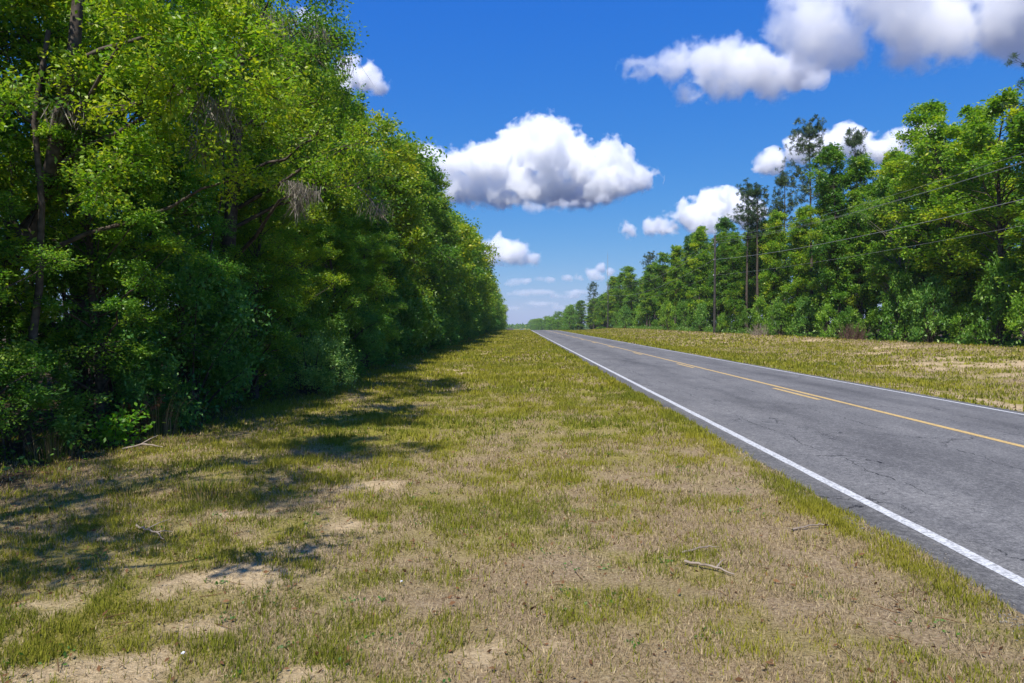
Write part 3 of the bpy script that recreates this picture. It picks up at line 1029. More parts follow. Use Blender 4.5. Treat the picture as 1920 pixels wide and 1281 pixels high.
while y < 400:
    H = (14.5 if y < 60 else 15.5) * g.uniform(0.9, 1.13) * (1.0 if y < 150 else 0.95)
    pr = mid_oaks if y < 80 else far_trees
    s = H / (13.0 if y < 80 else 14.0)
    col = [MG, YG, MG, DG, MG, YG][g.integers(6)]
    zi = next(q for q, (lim, l) in enumerate(ZONES) if y < lim)
    lab = ZONES[zi][1]
    zc[zi] = zc.get(zi, 0) + 1
    if zi < 2: lab = ('yellow green ' if col == YG else 'dark ' if col == DG else 'mid green ') + lab.replace('leafy ', '') + ', %s one along' % ORD[zc[zi] - 1]
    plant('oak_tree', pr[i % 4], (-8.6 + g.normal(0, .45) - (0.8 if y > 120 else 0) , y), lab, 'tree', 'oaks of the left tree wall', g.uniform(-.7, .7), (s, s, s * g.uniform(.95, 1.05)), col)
    i += 1
    y += g.uniform(4.0, 5.4) * (1.0 if y < 90 else 1.35)
# second rank, taller, seen above and between the first
for j, (x, y, H) in enumerate([(-13, 15.5, 13.5), (-12.6, 26.5, 13.8), (-12.4, 37, 15.5), (-12.2, 44, 16.5), (-12.3, 52, 18), (-12.0, 61, 18.5), (-12.3, 71, 19), (-12.1, 83, 19), (-12.4, 97, 19.5), (-12.2, 113, 20), (-12.4, 131, 20), (-12, 151, 20)]):
    pr, h0 = (mid_oaks, 13.0) if y < 60 else (far_trees, 14.0)
    s = H / h0
    plant('oak_tree', pr[(j + 1) % 4], (x, y), 'taller oak of the second rank showing above the left tree wall', 'tree', 'second rank of oaks on the left', 1.7 * j, (s * .92, s * .92, s), [MG, DG, MG, YG][j % 4])

# the leaning oak at the left edge: its boughs hang over the verge
def at(px, py, y):
    """the place at distance y along the road that the photograph shows at a pixel"""
    d = ray(px, py)
    return np.array([d[0] / d[1] * y, y, CAM_H + d[2] / d[1] * y])


g = np.random.default_rng(310)
base = np.array([-9.7, 11.2])
tp = np.array([(-9.7, 11.2, -0.1), (-9.2, 11.1, 1.1), (-8.45, 11.0, 2.5), (-7.8, 10.9, 3.5), (-7.35, 10.8, 4.4), (-7.1, 10.7, 5.3), (-6.9, 10.7, 6.3), (-6.8, 10.7, 7.4), (-6.9, 10.8, 8.6)])
tr_ = np.array([.20, .165, .15, .14, .13, .115, .095, .07, .04])
bl = [(40, 60), (120, 40), (210, 60), (60, 130), (150, 140), (240, 130), (330, 90), (420, 70), (500, 95), (300, 30), (390, 10), (470, 40), (200, -20), (90, -40), (340, -60), (20, 200), (110, 215), (330, 150), (430, 150), (490, 170), (20, 300), (60, 380), (260, 200), (15, 470), (150, 320), (230, 290), (90, 290), (300, 270), (190, 250)]
C = np.array([at(px, py, g.uniform(9.8, 12.2)) for px, py in bl])
bl = None
C = np.concatenate([C, C + g.normal(0, .75, C.shape) * [1, 1.2, .7]])
r = g.uniform(0.5, 0.8, len(C))
me_l = make_tree(g, tp - [base[0], base[1], 0], tr_, C - [base[0], base[1], 0], r, 11, 62, 0.085, g.uniform(0.1, 0.42, len(C)), limb_up=0.35, jit=0.14, limb_every=4)
zg = float(ground_z(base[0], base[1]))
lean_oak = plant('oak_tree', me_l, (base[0], base[1], 0.0), 'leaning oak with bright yellow-green boughs hanging over the top left corner', 'tree', 'oaks of the left tree wall', 0, (1, 1, 1), (1.2, 1.15, 0.75))


def moss_mesh(g, spots, k=75, ln=(0.08, 0.5), w=0.007):
    """hanging beards: narrow tapering strips"""
    A = Acc()
    for c, spread, sc_ in spots:
        n = int(k * sc_)
        P = c + g.normal(0, 1, (n, 3)) * spread * np.array([1, 1, .35])
        L_ = g.uniform(*ln, n) * sc_
        th = g.uniform(0, np.pi, n)
        sd = np.stack([np.cos(th), np.sin(th), np.zeros(n)], 1) * (w * g.uniform(.5, 1.4, (n, 1)))
        dn = np.stack([g.normal(0, .4, n), g.normal(0, .4, n), -np.ones(n)], 1) * L_[:, None]
        V = np.stack([P - sd, P + sd, P + dn * .55 + sd * .9, P + dn, P + dn * .55 - sd * .9], 1)
        A.add(V[:, [0, 1, 2, 4]].reshape(-1, 3), np.arange(n * 4).reshape(n, 4), g.uniform(0, 1, n))
        tri = V[:, [4, 2, 3, 3]].copy(); tri[:, 3] = (V[:, 3] + V[:, 4]) / 2 + 1e-3
        A.add(tri.reshape(-1, 3), np.arange(n * 4).reshape(n, 4), g.uniform(0, 1, n))
    return A.mesh('hanging_moss', moss_mat)


def add_moss(tree, spots, **kw):
    o = np.array(tree.location)
    rot = tree.rotation_euler.z
    c, s = math.cos(-rot), math.sin(-rot)
    sc0 = np.array(tree.scale)
    loc = []
    for w, sp, k in spots:
        d = np.array(w) - o
        loc.append((np.array([c * d[0] - s * d[1], s * d[0] + c * d[1], d[2]]) / sc0, sp, k))
    for i, q in enumerate(loc):
        b = link(bpy.data.objects.new('hanging_moss', moss_mesh(np.random.default_rng(5 + i), [q], **kw)), tree)
        b['kind'] = 'stuff'


add_moss(lean_oak, [(at(135, 205, 10.6), .16, 1.0), (at(140, 190, 10.6), .12, .9), (at(405, 190, 10.4), .16, 1.1), (at(420, 215, 10.4), .22, 1.2), (at(395, 255, 10.5), .16, 1.1), (at(378, 272, 10.5), .08, .8)])

# the mossy oak: dark drooping sprays at the top edge, a bough with a beard of moss lower down
g = np.random.default_rng(320)
base = np.array([-7.6, 17.6])
tp = np.array([(-7.6, 17.6, -.1), (-7.5, 17.5, 2), (-7.3, 17.3, 4), (-7.1, 17.2, 6), (-6.9, 17.0, 8), (-6.7, 17, 9.5), (-6.6, 17, 11)])
tr_ = np.array([.21, .18, .165, .15, .12, .09, .05])
bl = [(470, 10), (520, 30), (560, 60), (600, 40), (540, 100), (590, 110), (625, 90), (480, -30), (540, -40), (600, -10), (610, 70), (560, 130), (500, 230), (540, 200), (600, 190), (650, 215), (590, 260), (660, 270), (540, 300), (480, 290), (700, 250), (640, 320), (700, 330), (520, 360), (600, 340)]
C = np.array([at(px, py, g.uniform(15.4, 18.0)) for px, py in bl])
tn = np.array([-.12 if py < 140 else 0.22 for px, py in bl]) + g.normal(0, .05, len(bl))
me_m = make_tree(g, tp - [base[0], base[1], 0], tr_, C - [base[0], base[1], 0], g.uniform(.7, 1.0, len(C)), 12, 60, 0.09, tn, limb_up=0.3, droop=0.6, limb_every=2)
moss_oak = plant('oak_tree', me_m, (base[0], base[1], 0.0), 'moss draped oak whose dark drooping sprays reach the top edge of the picture', 'tree', 'oaks of the left tree wall', 0, (1, 1, 1), (1.1, 1.05, .8))
add_moss(moss_oak, [(at(470, 20, 16), .22, 1.5), (at(520, 40, 16), .25, 1.5), (at(545, 90, 16), .25, 1.3), (at(600, 60, 16), .2, 1.2), (at(560, 345, 15), .10, 1.2), (at(572, 352, 15), .16, 1.3), (at(556, 380, 15), .08, 1.2), (at(540, 340, 15), .07, .7), (at(590, 360, 15), .06, .6), (at(705, 385, 18), .2, 1.0), (at(640, 110, 17), .2, 1.2)])

# young oaks filling the wall between the trunks, leafy to the ground
for x, y, H, k, rot, col, lab in [
        (-7.7, 9.4, 5.2, 1, 2.0, MG, 'young leafy oak filling the space under the leaning oak at the left edge'),
        (-7.3, 12.0, 6.3, 2, .8, MG, 'young oak whose leaves hide the trunks behind the bright sapling'),
        (-7.2, 14.6, 5.6, 3, 3.0, BG, 'blue-green young oak to the right of the bright sapling'),
        (-7.0, 18.0, 6.4, 0, 4.4, MG, 'young oak behind the pale grey-green shrub, below the longest beard of moss'),
        (-6.9, 21.5, 6.0, 1, 1.2, YG, 'bright yellow-green young oak just right of the pale grey-green shrub'),
        (-6.8, 25.5, 6.8, 2, 5.0, MG, 'young oak two crowns right of the pale grey-green shrub'),
        (-6.8, 30.0, 6.5, 3, 0.2, MG, 'young oak low in the wall under the left end of the big cumulus')]:
    s = H / 13.0
    plant('oak_tree', near_oaks[k], (x, y), lab, 'tree', 'young oaks low in the left tree wall', rot, (s * 1.25, s * 1.25, s), tuple(1.3 * q for q in col))

# shrubs at the foot of the wall
SHR = [  # x, y, h, mesh, tint, label
    (-5.75, 19.0, 2.1, 0, (1.7, 1.45, 2.6), 'pale grey-green shrub jutting from the foot of the left tree wall'),
    (-7.5, 10.0, 1.7, 1, MG, 'low dark shrub at the left edge of the picture, under the leaning oak'),
    (-7.3, 12.3, 2.5, 2, BG, 'dark green shrub just right of the bright sapling'),
    (-6.9, 14.4, 3.4, 0, BG, 'bushy blue-green shrub whose foot meets the lit gap in the shadows'),
    (-7.2, 16.6, 3.0, 1, MG, 'dark shrub between the blue-green shrub and the pale grey-green one'),
    (-6.9, 22.0, 3.2, 2, MG, 'dark shrub close behind the pale grey-green shrub'),
    (-6.9, 24.6, 3.0, 0, MG, 'green shrub second behind the pale grey-green shrub'),
    (-6.7, 27.3, 3.2, 1, BG, 'blue-green shrub third behind the pale grey-green shrub'),
]
for x, y, H, k, col, lab in SHR:
    s = H / 3.0
    w = max(s, .8)
    plant('shrub', near_shrubs[k], (x, y), lab, 'shrub', 'shrubs at the foot of the left tree wall', 2.1 * k + y, (w * .85, w * .85, s), col, ('stem', 'foliage'))
y, i = 30.5, 0
while y < 230:
    s = g.uniform(.9, 1.35)
    plant('shrub', mid_shrubs[i % 3], (-6.75 + g.normal(0, .22) - (.4 if y > 90 else 0), y), ('%s shrub beyond the blue-green one at the foot of the left tree wall' % ORD[i] if i < 10 else 'small far shrub at the foot of the left tree wall towards its far end'), 'shrub', 'shrubs at the foot of the left tree wall', g.uniform(0, 6), (s, s, s * g.uniform(.8, 1.25)), [MG, BG, DG, MG][i % 4], ('stem', 'foliage'))
    i += 1
    y += g.uniform(2.6, 3.6) * (1 if y < 80 else 2.0)

# the dark inside of the left wood
g = np.random.default_rng(330)
A = Acc()
n = 52000
P = np.stack([-9.0 - 13 * g.uniform(0, 1, n) ** .9, g.uniform(7.0, 62, n), 9.5 * g.uniform(0, 1, n) ** 0.85], 1)
keep = vnoise3(P * .55, 3) > 0.42
P = P[keep]
P[:, 2] += 0.25
V, F = leaves(g, P, g.normal(size=P.shape), 0.26, .5, .5)
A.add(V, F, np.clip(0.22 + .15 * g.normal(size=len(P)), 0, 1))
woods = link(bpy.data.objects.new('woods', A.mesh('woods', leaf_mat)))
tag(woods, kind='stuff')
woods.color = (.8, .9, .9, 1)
A = Acc()
n = 120
bx = np.stack([-7.6 - 9 * g.uniform(0, 1, n) ** 1.3, g.uniform(8.5, 40, n), np.full(n, .0)], 1)
ln_ = g.normal(0, .45, (n, 2))
t = np.linspace(0, 1, 6)
SP_ = np.stack([bx[:, None, 0] + ln_[:, :1] * t + g.normal(0, .05, (n, 6)), bx[:, None, 1] + ln_[:, 1:] * t + g.normal(0, .05, (n, 6)), np.broadcast_to(-.05 + 6.5 * t, (n, 6))], 2)
A.add(*tubes(SP_, (g.uniform(.02, .075, (n, 1)) * np.linspace(1, .5, 6)[None]), 6))
st = link(bpy.data.objects.new('sapling_stems', A.mesh('sapling_stems', bark_mat, True)), woods)
st['kind'] = 'stuff'

# ---------------------------------------------------------------- the right hand woods
g = np.random.default_rng(400)
Y2, G2, D2, P2 = (1.45, 1.32, 0.75), (1.0, 1.05, 0.85), (0.75, .9, .85), (1.1, 1.15, 1.3)
RIGHT = [  # px, top, x, kind, width, tint, label
    (1960, 60, 33.5, 'p1', 1.0, MG, 'tall pine at the right edge of the picture above the wires'),
    (1945, 170, 32.0, 'c1', 1.35, G2, 'green tree at the very right edge of the picture'),
    (1880, 188, 33.0, 's0', 1.2, Y2, 'wide yellow-green tree with open limbs, rightmost of the high crowns'),
    (1835, 205, 36.5, 'c2', 1.2, Y2, 'yellow tree crowded behind the wide open-limbed one on the right'),
    (1788, 206, 34.0, 's2', 1.15, Y2, 'tall yellowish tree whose open crown overhangs the small right-hand cloud'),
    (1722, 262, 35.0, 'c0', 1.1, G2, 'green tree directly under the small right-hand cloud'),
    (1680, 290, 33.0, 's1', .95, G2, 'grey trunked tree with a dead looking middle, right-hand woods'),
    (1655, 290, 36.0, 'c3', 1.1, Y2, 'bright yellow-green tree left of the grey trunked one'),
    (1612, 244, 38.0, 'p2', .9, MG, 'thin pine tip poking above the crowns between the two small clouds'),
    (1605, 300, 34.0, 'c4', 1.1, G2, 'leafy tree below the thin pine tip'),
    (1572, 280, 33.0, 'c1', 1.0, D2, 'dark narrow tree just right of the tall pine'),
    (1545, 345, 32.0, 'c2', .95, G2, 'vine covered tree on the right of the tall pine trunk'),
    (1520, 222, 34.0, 'p0', 1.0, MG, 'tall lone pine rising high above the right-hand woods'),
    (1490, 390, 32.0, 'c0', 1.0, Y2, 'yellow-green tree left of the tall pine trunk'),
    (1470, 330, 38.0, 'p2', 1.1, MG, 'small pine top between the tall pine and the twin trunked pine'),
    (1445, 400, 33.0, 'c3', 1.05, Y2, 'bright tree right of the twin trunked pine'),
    (1398, 346, 34.5, 'p1', 1.1, D2, 'dark pine with bare trunk just right of the near utility pole'),
    (1418, 352, 35.5, 'p2', 1.2, D2, 'slim dark pine touching the pine beside the near utility pole'),
    (1378, 440, 31.8, 'c4', 1.0, G2, 'green tree right behind the near utility pole'),
    (1345, 412, 36.0, 'c1', 1.1, D2, 'dark crown rising behind the top of the near utility pole'),
    (1310, 425, 33.0, 'c2', 1.2, Y2, 'sunlit yellow-green tree just left of the near utility pole'),
    (1290, 440, 37.0, 'c0', 1.1, D2, 'dark tree behind the sunlit one left of the near utility pole'),
    (1265, 462, 33.0, 'c3', 1.15, Y2, 'second sunlit tree left of the near utility pole'),
    (1243, 478, 33.5, 'c4', 1.2, G2, 'green tree third left of the near utility pole'),
    (1218, 472, 38.0, 'p1', 1.0, MG, 'pointed pine top halfway between the two nearer utility poles'),
    (1212, 500, 33.0, 'c1', 1.4, P2, 'broad greyish rounded tree halfway between the two nearer utility poles'),
    (1185, 500, 33.5, 'c0', 1.3, P2, 'greyish rounded tree left of the broad one'),
    (1165, 512, 33.5, 'c2', 1.2, G2, 'green tree fourth beyond the broad greyish one'),
    (1150, 518, 34.0, 'c3', 1.3, G2, 'green tree just right of the second utility pole'),
    (1132, 552, 34.0, 'c4', 1.2, P2, 'greyish tree just left of the second utility pole'),
    (1113, 528, 34.0, 'p1', .9, D2, 'small dark pine standing clear left of the second utility pole'),
    (1106, 562, 33.0, 'c1', 1.3, P2, 'greyish tree under the small clear-standing pine'),
    (1090, 563, 34.0, 'c0', 1.2, D2, 'dark tree right of the third, farthest utility pole'),
    (1082, 568, 31.5, 'c2', 1.2, G2, 'last tall tree beside the farthest utility pole'),
]
PROTO = {'c': (col_trees, 18.0), 's': (spread_trees, 18.0)}
for px, top, x, kd, wd, col, lab in RIGHT:
    y = x * F_PX / (px - 970.0)
    gz = float(ground_z(x, y))
    H = CAM_H + (605 - top) * y / F_PX - gz
    if kd[0] == 'p':
        ms, h0 = pines[int(kd[1])], (25.0, 22.0, 20.0)[int(kd[1])]
        nm, grp = 'pine_tree', 'pines of the right-hand woods'
    else:
        ms, h0 = PROTO[kd[0]][0][int(kd[1])], 18.0
        nm, grp = 'broadleaf_tree', 'leafy trees of the right-hand woods'
    sz = H / h0
    sx = wd * (0.5 + 0.5 * sz) * (1.0 + .35 * float(sstep(170, 260, y)))
    plant(nm, ms, (x, y), lab, 'tree', grp, g.uniform(0, 6.28), (sx, sx, sz), col)
# rear ranks filling in behind
for j in range(74):
    x = 38.5 + 3.4 * (j % 2) + g.normal(0, .5)
    y = 40 + 3.9 * j + g.normal(0, .6)
    x -= 3.5 * sstep(200, 240, y)
    H = (15.5 if y < 110 else 16.5 if y < 215 else 14.0) * g.uniform(.9, 1.1)
    s = H / 18.0
    plant('broadleaf_tree', col_trees[j % 5], (x, y), 'tree deep in the right-hand woods seen between the front trunks', 'tree', 'rear trees of the right-hand woods', g.uniform(0, 6), (1.3, 1.3, s), [G2, D2, MG, Y2][j % 4])
# lower trees and bushes along the front edge
UND = [(1930, 5, 'leafy young tree at the right edge, below the lowest wire'), (1868, 7.5, 'bright young tree with drooping yellow-green sprays near the right edge'), (1805, 4.0, 'low dark bush in front of the darkest gap of the right-hand woods'),
       (1742, 6.5, 'large leafy bush left of the darkest gap of the right-hand woods'), (1690, 7.5, 'bright bushy young tree in front of the grey trunk'), (1640, 4.0, 'low bush left of the bushy young tree, right-hand woods'),
       (1588, 4.0, 'low dark bush beside the brown brush pile'), (1548, 4.5, 'bright round bush at the foot of the tall pine, right side'), (1508, 6.0, 'bright young tree at the foot of the tall pine, left side'),
       (1462, 6.0, 'grey-green young tree midway between the tall pine and the near utility pole'), (1425, 6.5, 'yellow-green young tree behind the dead twigs'), (1385, 5.0, 'small bright young tree beside the near utility pole, right side'),
       (1352, 4.0, 'low bush just right of the near utility pole foot'), (1315, 6.5, 'dark bush left of the near utility pole foot'), (1283, 8.0, 'young tree second left of the near utility pole'), (1252, 8.0, 'tall bush third left of the near utility pole'),
       (1228, 3.0, 'small low bush on the grass edge between the two nearer utility poles'), (1200, 8.0, 'bush under the broad greyish tree'), (1172, 9.0, 'bush right of the second utility pole'), (1156, 7.0, 'dark bush beside the second utility pole')]
for j, (px, H, lab) in enumerate(UND):
    x = 30.6 + 0.8 * (j % 3)
    y = x * F_PX / (px - 970.0)
    s = .72 * H / 3.0
    w = 0.42 * s + .3
    plant('shrub', mid_shrubs[j % 3], (x, y), lab, 'shrub', 'bushes along the right-hand woods', 1.3 * j, (w, w, s), [Y2, G2, (1.5, 1.4, .9), P2, G2][j % 5], ('stem', 'foliage'))
# beyond the crest, both sides of the road
for j in range(34):
    y = 345 + 24 * j + g.normal(0, 4)
    x = (26 if j < 12 else 22) + g.normal(0, 2.0) + 4 * (j % 2)
    H = g.uniform(12.5, 15.5)
    s = H / 14.0
    plant('broadleaf_tree', far_trees[j % 4], (x, y), 'small far tree beyond the crest on the right of the road', 'tree', 'far trees beyond the crest', g.uniform(0, 6), (s * 1.3, s * 1.3, s), [P2, G2, MG][j % 3])
A = Acc()
n = 30000
X = g.uniform(-700, 1000, n); Yd = 1060 + g.uniform(0, 120, n)
top = 9 * (0.55 + .5 * fbm(X / 60, X * 0, 9, 4))
P = np.stack([X, Yd, road_z(Yd) + top * np.sqrt(g.uniform(0, 1, n))], 1)
V, F = leaves(g, P, g.normal(size=P.shape), 3.2, .7, .5)
A.add(V, F, np.clip(.35 + .2 * g.normal(size=n), 0, 1))
fw = tag(link(bpy.data.objects.new('far_woods', A.mesh('far_woods', leaf_mat))), kind='stuff')
# the inside of the right-hand woods
A = Acc()
n = 36000
P = np.stack([37.0 + 9 * g.uniform(0, 1, n), g.uniform(30, 215, n), .2 + 10.5 * g.uniform(0, 1, n)], 1)
P = P[vnoise3(P * .35, 8) > 0.42]
P[:, 2] += ground_z(P[:, 0], P[:, 1])
V, F = leaves(g, P, g.normal(size=P.shape), 0.6, .5, .5)
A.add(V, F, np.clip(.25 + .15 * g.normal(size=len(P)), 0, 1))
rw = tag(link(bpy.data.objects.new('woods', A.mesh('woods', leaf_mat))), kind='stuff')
rw.color = (.5, .55, .5, 1)  # darker leaf tint paints in the unlit shade between the trunks


# ---------------------------------------------------------------- grass
grass_mat, N, L, out = new_mat('grass_blades')
a = N.new('ShaderNodeAttribute'); a.attribute_name = 'col'
df, tr = N.new('ShaderNodeBsdfDiffuse'), N.new('ShaderNodeBsdfTranslucent')
ms = N.new('ShaderNodeMixShader'); ms.inputs[0].default_value = 0.35
L.new(a.outputs['Vector'], df.inputs['Color']); L.new(a.outputs['Vector'], tr.inputs['Color'])
L.new(df.outputs[0], ms.inputs[1]); L.new(tr.outputs[0], ms.inputs[2]); L.new(ms.outputs[0], out.inputs['Surface'])


def grass(g, X, Y, ln, wd, dry_k=1.0):
    """one bent triangle per blade, coloured live or dry; bare sand keeps few"""
    sand, gr, lit = masks(X, Y)
    tuft = .55 * fbm(X * 4.2, Y * 4.2, 51, 3) + .45 * fbm(X * 1.6, Y * 1.6, 52, 3)
    keep = (g.uniform(0, 1, len(X)) > 0.80 * sand) & (g.uniform(0, 1, len(X)) < 0.25 + 1.5 * sstep(.36, .62, tuft)) & (g.uniform(0, 1, len(X)) > .6 * lit)
    keep &= ((X < edge_l(Y) + 0.05) | (X > edge_r(Y) - 0.05))
    X, Y, gr, tuft, lit = X[keep], Y[keep], gr[keep], tuft[keep], lit[keep]
    n = len(X)
    live = g.uniform(0, 1, n) < np.clip(gr * 1.05 + 0.9 * (tuft - .5), 0.06, .97)
    edge = np.exp(-((X - (E_L - .22)) / .22) ** 2)
    l_ = ln * g.uniform(.45, 1.3, n) * np.where(live, 0.75 + .9 * np.clip(tuft - .35, 0, .5) * 2, .75) 
    th = g.uniform(0, 2 * np.pi, n)
    tilt = np.where(live, g.uniform(.05, .75, n), g.uniform(.3, 1.45, n))
    d = np.stack([np.cos(th) * np.sin(tilt), np.sin(th) * np.sin(tilt), np.cos(tilt)], 1)
    ph = th + np.pi / 2 + g.normal(0, .5, n)
    sd = np.stack([np.cos(ph), np.sin(ph), np.zeros(n)], 1) * (wd * g.uniform(.5, 1.2, n))[:, None] / 2
    P = np.stack([X, Y, ground_z(X, Y) - .004], 1)
    V = np.stack([P - sd, P + sd, P + d * l_[:, None]], 1)
    k = g.uniform(0, 1, (n, 1))
    k2 = np.clip(fbm(X * .7, Y * .7, 61, 3) * 1.8 - .4, 0, 1)[:, None]
    gcol = (1 - k) * np.array([.095, .13, .015]) + k * np.array([.28, .29, .04])
    gcol = gcol * (1 - .45 * k2) + .45 * k2 * np.array([.46, .385, .045])
    dcol = (1 - k) * np.array([.24, .175, .095]) + k * np.array([.58, .47, .285])
    dcol = dcol * (1 - .4 * k2) + .4 * k2 * np.array([.36, .27, .12])
    col = np.where(live[:, None], gcol, dcol) * g.uniform(.75, 1.2, (n, 1))
    return V.reshape(-1, 3), np.arange(n * 3).reshape(n, 3), col


g = np.random.default_rng(500)
GV, GF, GC, off = [], [], [], 0


def add_grass(x0, x1, y0, y1, per_m2, ln, wd, wedge=0.86):
    global off
    n = int((x1 - x0) * (y1 - y0) * per_m2)
    X, Y = g.uniform(x0, x1, n), g.uniform(y0, y1, n)
    k = np.abs(X) < wedge * Y + 1.0
    V, F, C_ = grass(g, X[k], Y[k], ln, wd)
    GV.append(V); GF.append(F + off); GC.append(C_); off += len(V)


add_grass(-6.5, 3.6, 3.0, 5.5, 6000, .062, .0085)
add_grass(-7.5, 3.6, 5.5, 8.0, 4000, .066, .0105)
add_grass(-8.5, 3.6, 8.0, 12., 1800, .08, .015)
add_grass(-7.5, 3.6, 12., 20., 720, .09, .024)
add_grass(-7.2, 3.6, 20., 36., 260, .12, .045)
add_grass(-7.2, 3.6, 36., 70., 80, .14, .09)
add_grass(-7.2, 3.6, 70., 215., 14, .17, .2)
add_grass(11.1, 33., 11., 30., 150, .12, .045)
add_grass(11.1, 33., 30., 60., 70, .14, .09)
add_grass(11.1, 33., 60., 215., 14, .18, .22)
# lush fringe along the pavement
add_grass(3.0, 3.55, 3.0, 10., 2600, .055, .011)
add_grass(2.9, 3.55, 10., 30., 600, .07, .026)
gm = mesh_np('grass', np.concatenate(GV), np.concatenate(GF), grass_mat, False, {'col': np.concatenate(GC)})
tag(link(bpy.data.objects.new('grass', gm)), kind='stuff')
print('grass blades', len(gm.polygons))

# ---------------------------------------------------------------- utility poles, wires, mast
pole_mat = simple_mat('pole_wood', (0.05, 0.047, 0.044), .9, .4, 3.0, .1)
wire_mat = simple_mat('wire', (0.30, 0.31, 0.30), .5, .1, 3.0, .4)
metal_mat = simple_mat('pole_metal', (0.30, 0.31, 0.32), .5, .15, 5.0, .4)
ceram_mat = simple_mat('insulator', (0.22, 0.20, 0.19), .4, .15, 5.0, .5)


def lathe(g_, prof, sides=12):
    P = np.array([[0, 0, z] for r_, z in prof], float)[None]
    return tubes(P + np.array([0, 0, 0]), np.array([[r_ for r_, z in prof]]), sides)


def boxv(c, s_):
    c, s_ = np.array(c, float), np.array(s_, float) / 2
    V = np.array([[x, y, z] for x in (-1, 1) for y in (-1, 1) for z in (-1, 1)]) * s_ + c
    F = np.array([[0, 1, 3, 2], [4, 6, 7, 5], [0, 4, 5, 1], [2, 3, 7, 6], [0, 2, 6, 4], [1, 5, 7, 3]])
    return V, F


PX_ = 28.2
ATT = [(-.28, 13.55), (.28, 13.15), (-.28, 12.75), (-.17, 10.55), (-.15, 8.3)]     # wire heights on the pole (offset, z)
POLES = [(-22.0, None), (98.0, 'near tall wooden utility pole in front of the right-hand woods'), (213.0, 'second wooden utility pole at the crest of the road'), (345.0, 'farthest utility pole beyond the crest')]
for py_, lab in POLES:
    if lab is None: continue
    z = float(ground_z(PX_, py_))
    t = empty('utility_pole', (PX_, py_, z), lab, 'utility pole', 'wooden utility poles beside the right-hand woods')
    W = Acc()
    W.add(*tubes(np.array([[(0, 0, -.3), (0.02, 0, 4), (0.03, 0, 9), (0.0, 0, 14.0), (0, 0, 14.02)]]), np.array([[.19, .175, .15, .125, .001]]), 12))
    link(bpy.data.objects.new('shaft', W.mesh('shaft', pole_mat, True)), t)
    for ox, oz in ATT[:3]:
        W = Acc(); W.add(*tubes(np.array([[(0, 0, oz - .12), (ox * .6, 0, oz - .05), (ox, 0, oz - .12)]]), np.full((1, 3), .03), 6))
        br = link(bpy.data.objects.new('bracket', W.mesh('bracket', metal_mat, True)), t)
        W = Acc(); W.add(*tubes(np.array([[(ox, 0, oz - .16), (ox, 0, oz - .12), (ox, 0, oz - .06), (ox, 0, oz - .02), (ox, 0, oz)]]), np.array([[.04, .085, .05, .07, .03]]), 8))
        link(bpy.data.objects.new('insulator', W.mesh('insulator', ceram_mat, True)), br)
    W = Acc()
    for ox, oz in ATT[3:]:
        W.add(*boxv((ox * .8, 0, oz), (.12, .08, .16)))
    W2 = Acc(); W2.add(*boxv((-.14, 0, 10.55), (.13, .09, .18)))
    link(bpy.data.objects.new('clamp', W2.mesh('clamp', metal_mat)), t)
    W2 = Acc(); W2.add(*boxv((-.15, 0, 8.3), (.15, .12, .22)))
    link(bpy.data.objects.new('clamp', W2.mesh('clamp', metal_mat)), t)
WL = ['topmost thin overhead wire crossing the right-hand woods', 'second overhead wire from the top', 'third overhead wire from the top', 'thick pale overhead cable, fourth from the top', 'lowest overhead wire, thin and dim']
for i, (ox, oz) in enumerate(ATT):
    sag = (2.6, 2.5, 2.3, 2.1, 1.3)[i]
    pts = []
    for (ya, _), (yb, _) in zip(POLES[:-1], POLES[1:]):
        za = (float(ground_z(PX_, ya)) if ya > 0 else 0.3) + oz
        zb_ = float(ground_z(PX_, yb)) + oz
        tt = np.linspace(0, 1, 29)[:-1]
        pts.append(np.stack([np.full_like(tt, PX_ + ox), ya + (yb - ya) * tt, za + (zb_ - za) * tt - 4 * sag * tt * (1 - tt)], 1))
    pts.append(np.array([[PX_ + ox, POLES[-1][0], float(ground_z(PX_, POLES[-1][0])) + oz]]))
    P = np.concatenate(pts)
    P = P[P[:, 1] > 5]
    W = Acc(); W.add(*tubes(P[None], np.full((1, len(P)), (.010, .010, .010, .019, .009)[i]), 5))
    tag(link(bpy.data.objects.new('overhead_wire', W.mesh('overhead_wire', wire_mat, True))), WL[i], 'wire', 'overhead wires along the right-hand woods')

mz = float(ground_z(52.0, 395.0))
mast = empty('radio_mast', (52.0, 395.0, mz), 'thin tall radio mast rising behind the second utility pole', 'mast')
mh = CAM_H + (606 - 479) * 395.0 / F_PX - mz
W = Acc()
for q in range(3):
    th = q * 2.0944
    cx, cy2 = .22 * math.cos(th), .22 * math.sin(th)
    W.add(*tubes(np.array([[(cx, cy2, 0), (cx, cy2, mh * .5), (cx, cy2, mh)]]), np.full((1, 3), .035), 5))
zz = np.arange(0, mh - 1.2, 1.2)
for q in range(3):
    a0, a1 = q * 2.0944, (q + 1) * 2.0944
    P0 = np.stack([np.full_like(zz, .22 * math.cos(a0)), np.full_like(zz, .22 * math.sin(a0)), zz], 1)
    P1 = np.stack([np.full_like(zz, .22 * math.cos(a1)), np.full_like(zz, .22 * math.sin(a1)), zz + 1.2], 1)
    W.add(*tubes(np.stack([P0, P1], 1), np.full((len(zz), 2), .018), 3))
link(bpy.data.objects.new('lattice', W.mesh('lattice', metal_mat)), mast)
W = Acc(); W.add(*tubes(np.array([[(0, 0, mh - .2), (0, 0, mh + .9), (0, 0, mh + 2.2)]]), np.array([[.05, .04, .02]]), 6))
link(bpy.data.objects.new('antenna', W.mesh('antenna', metal_mat)), mast)

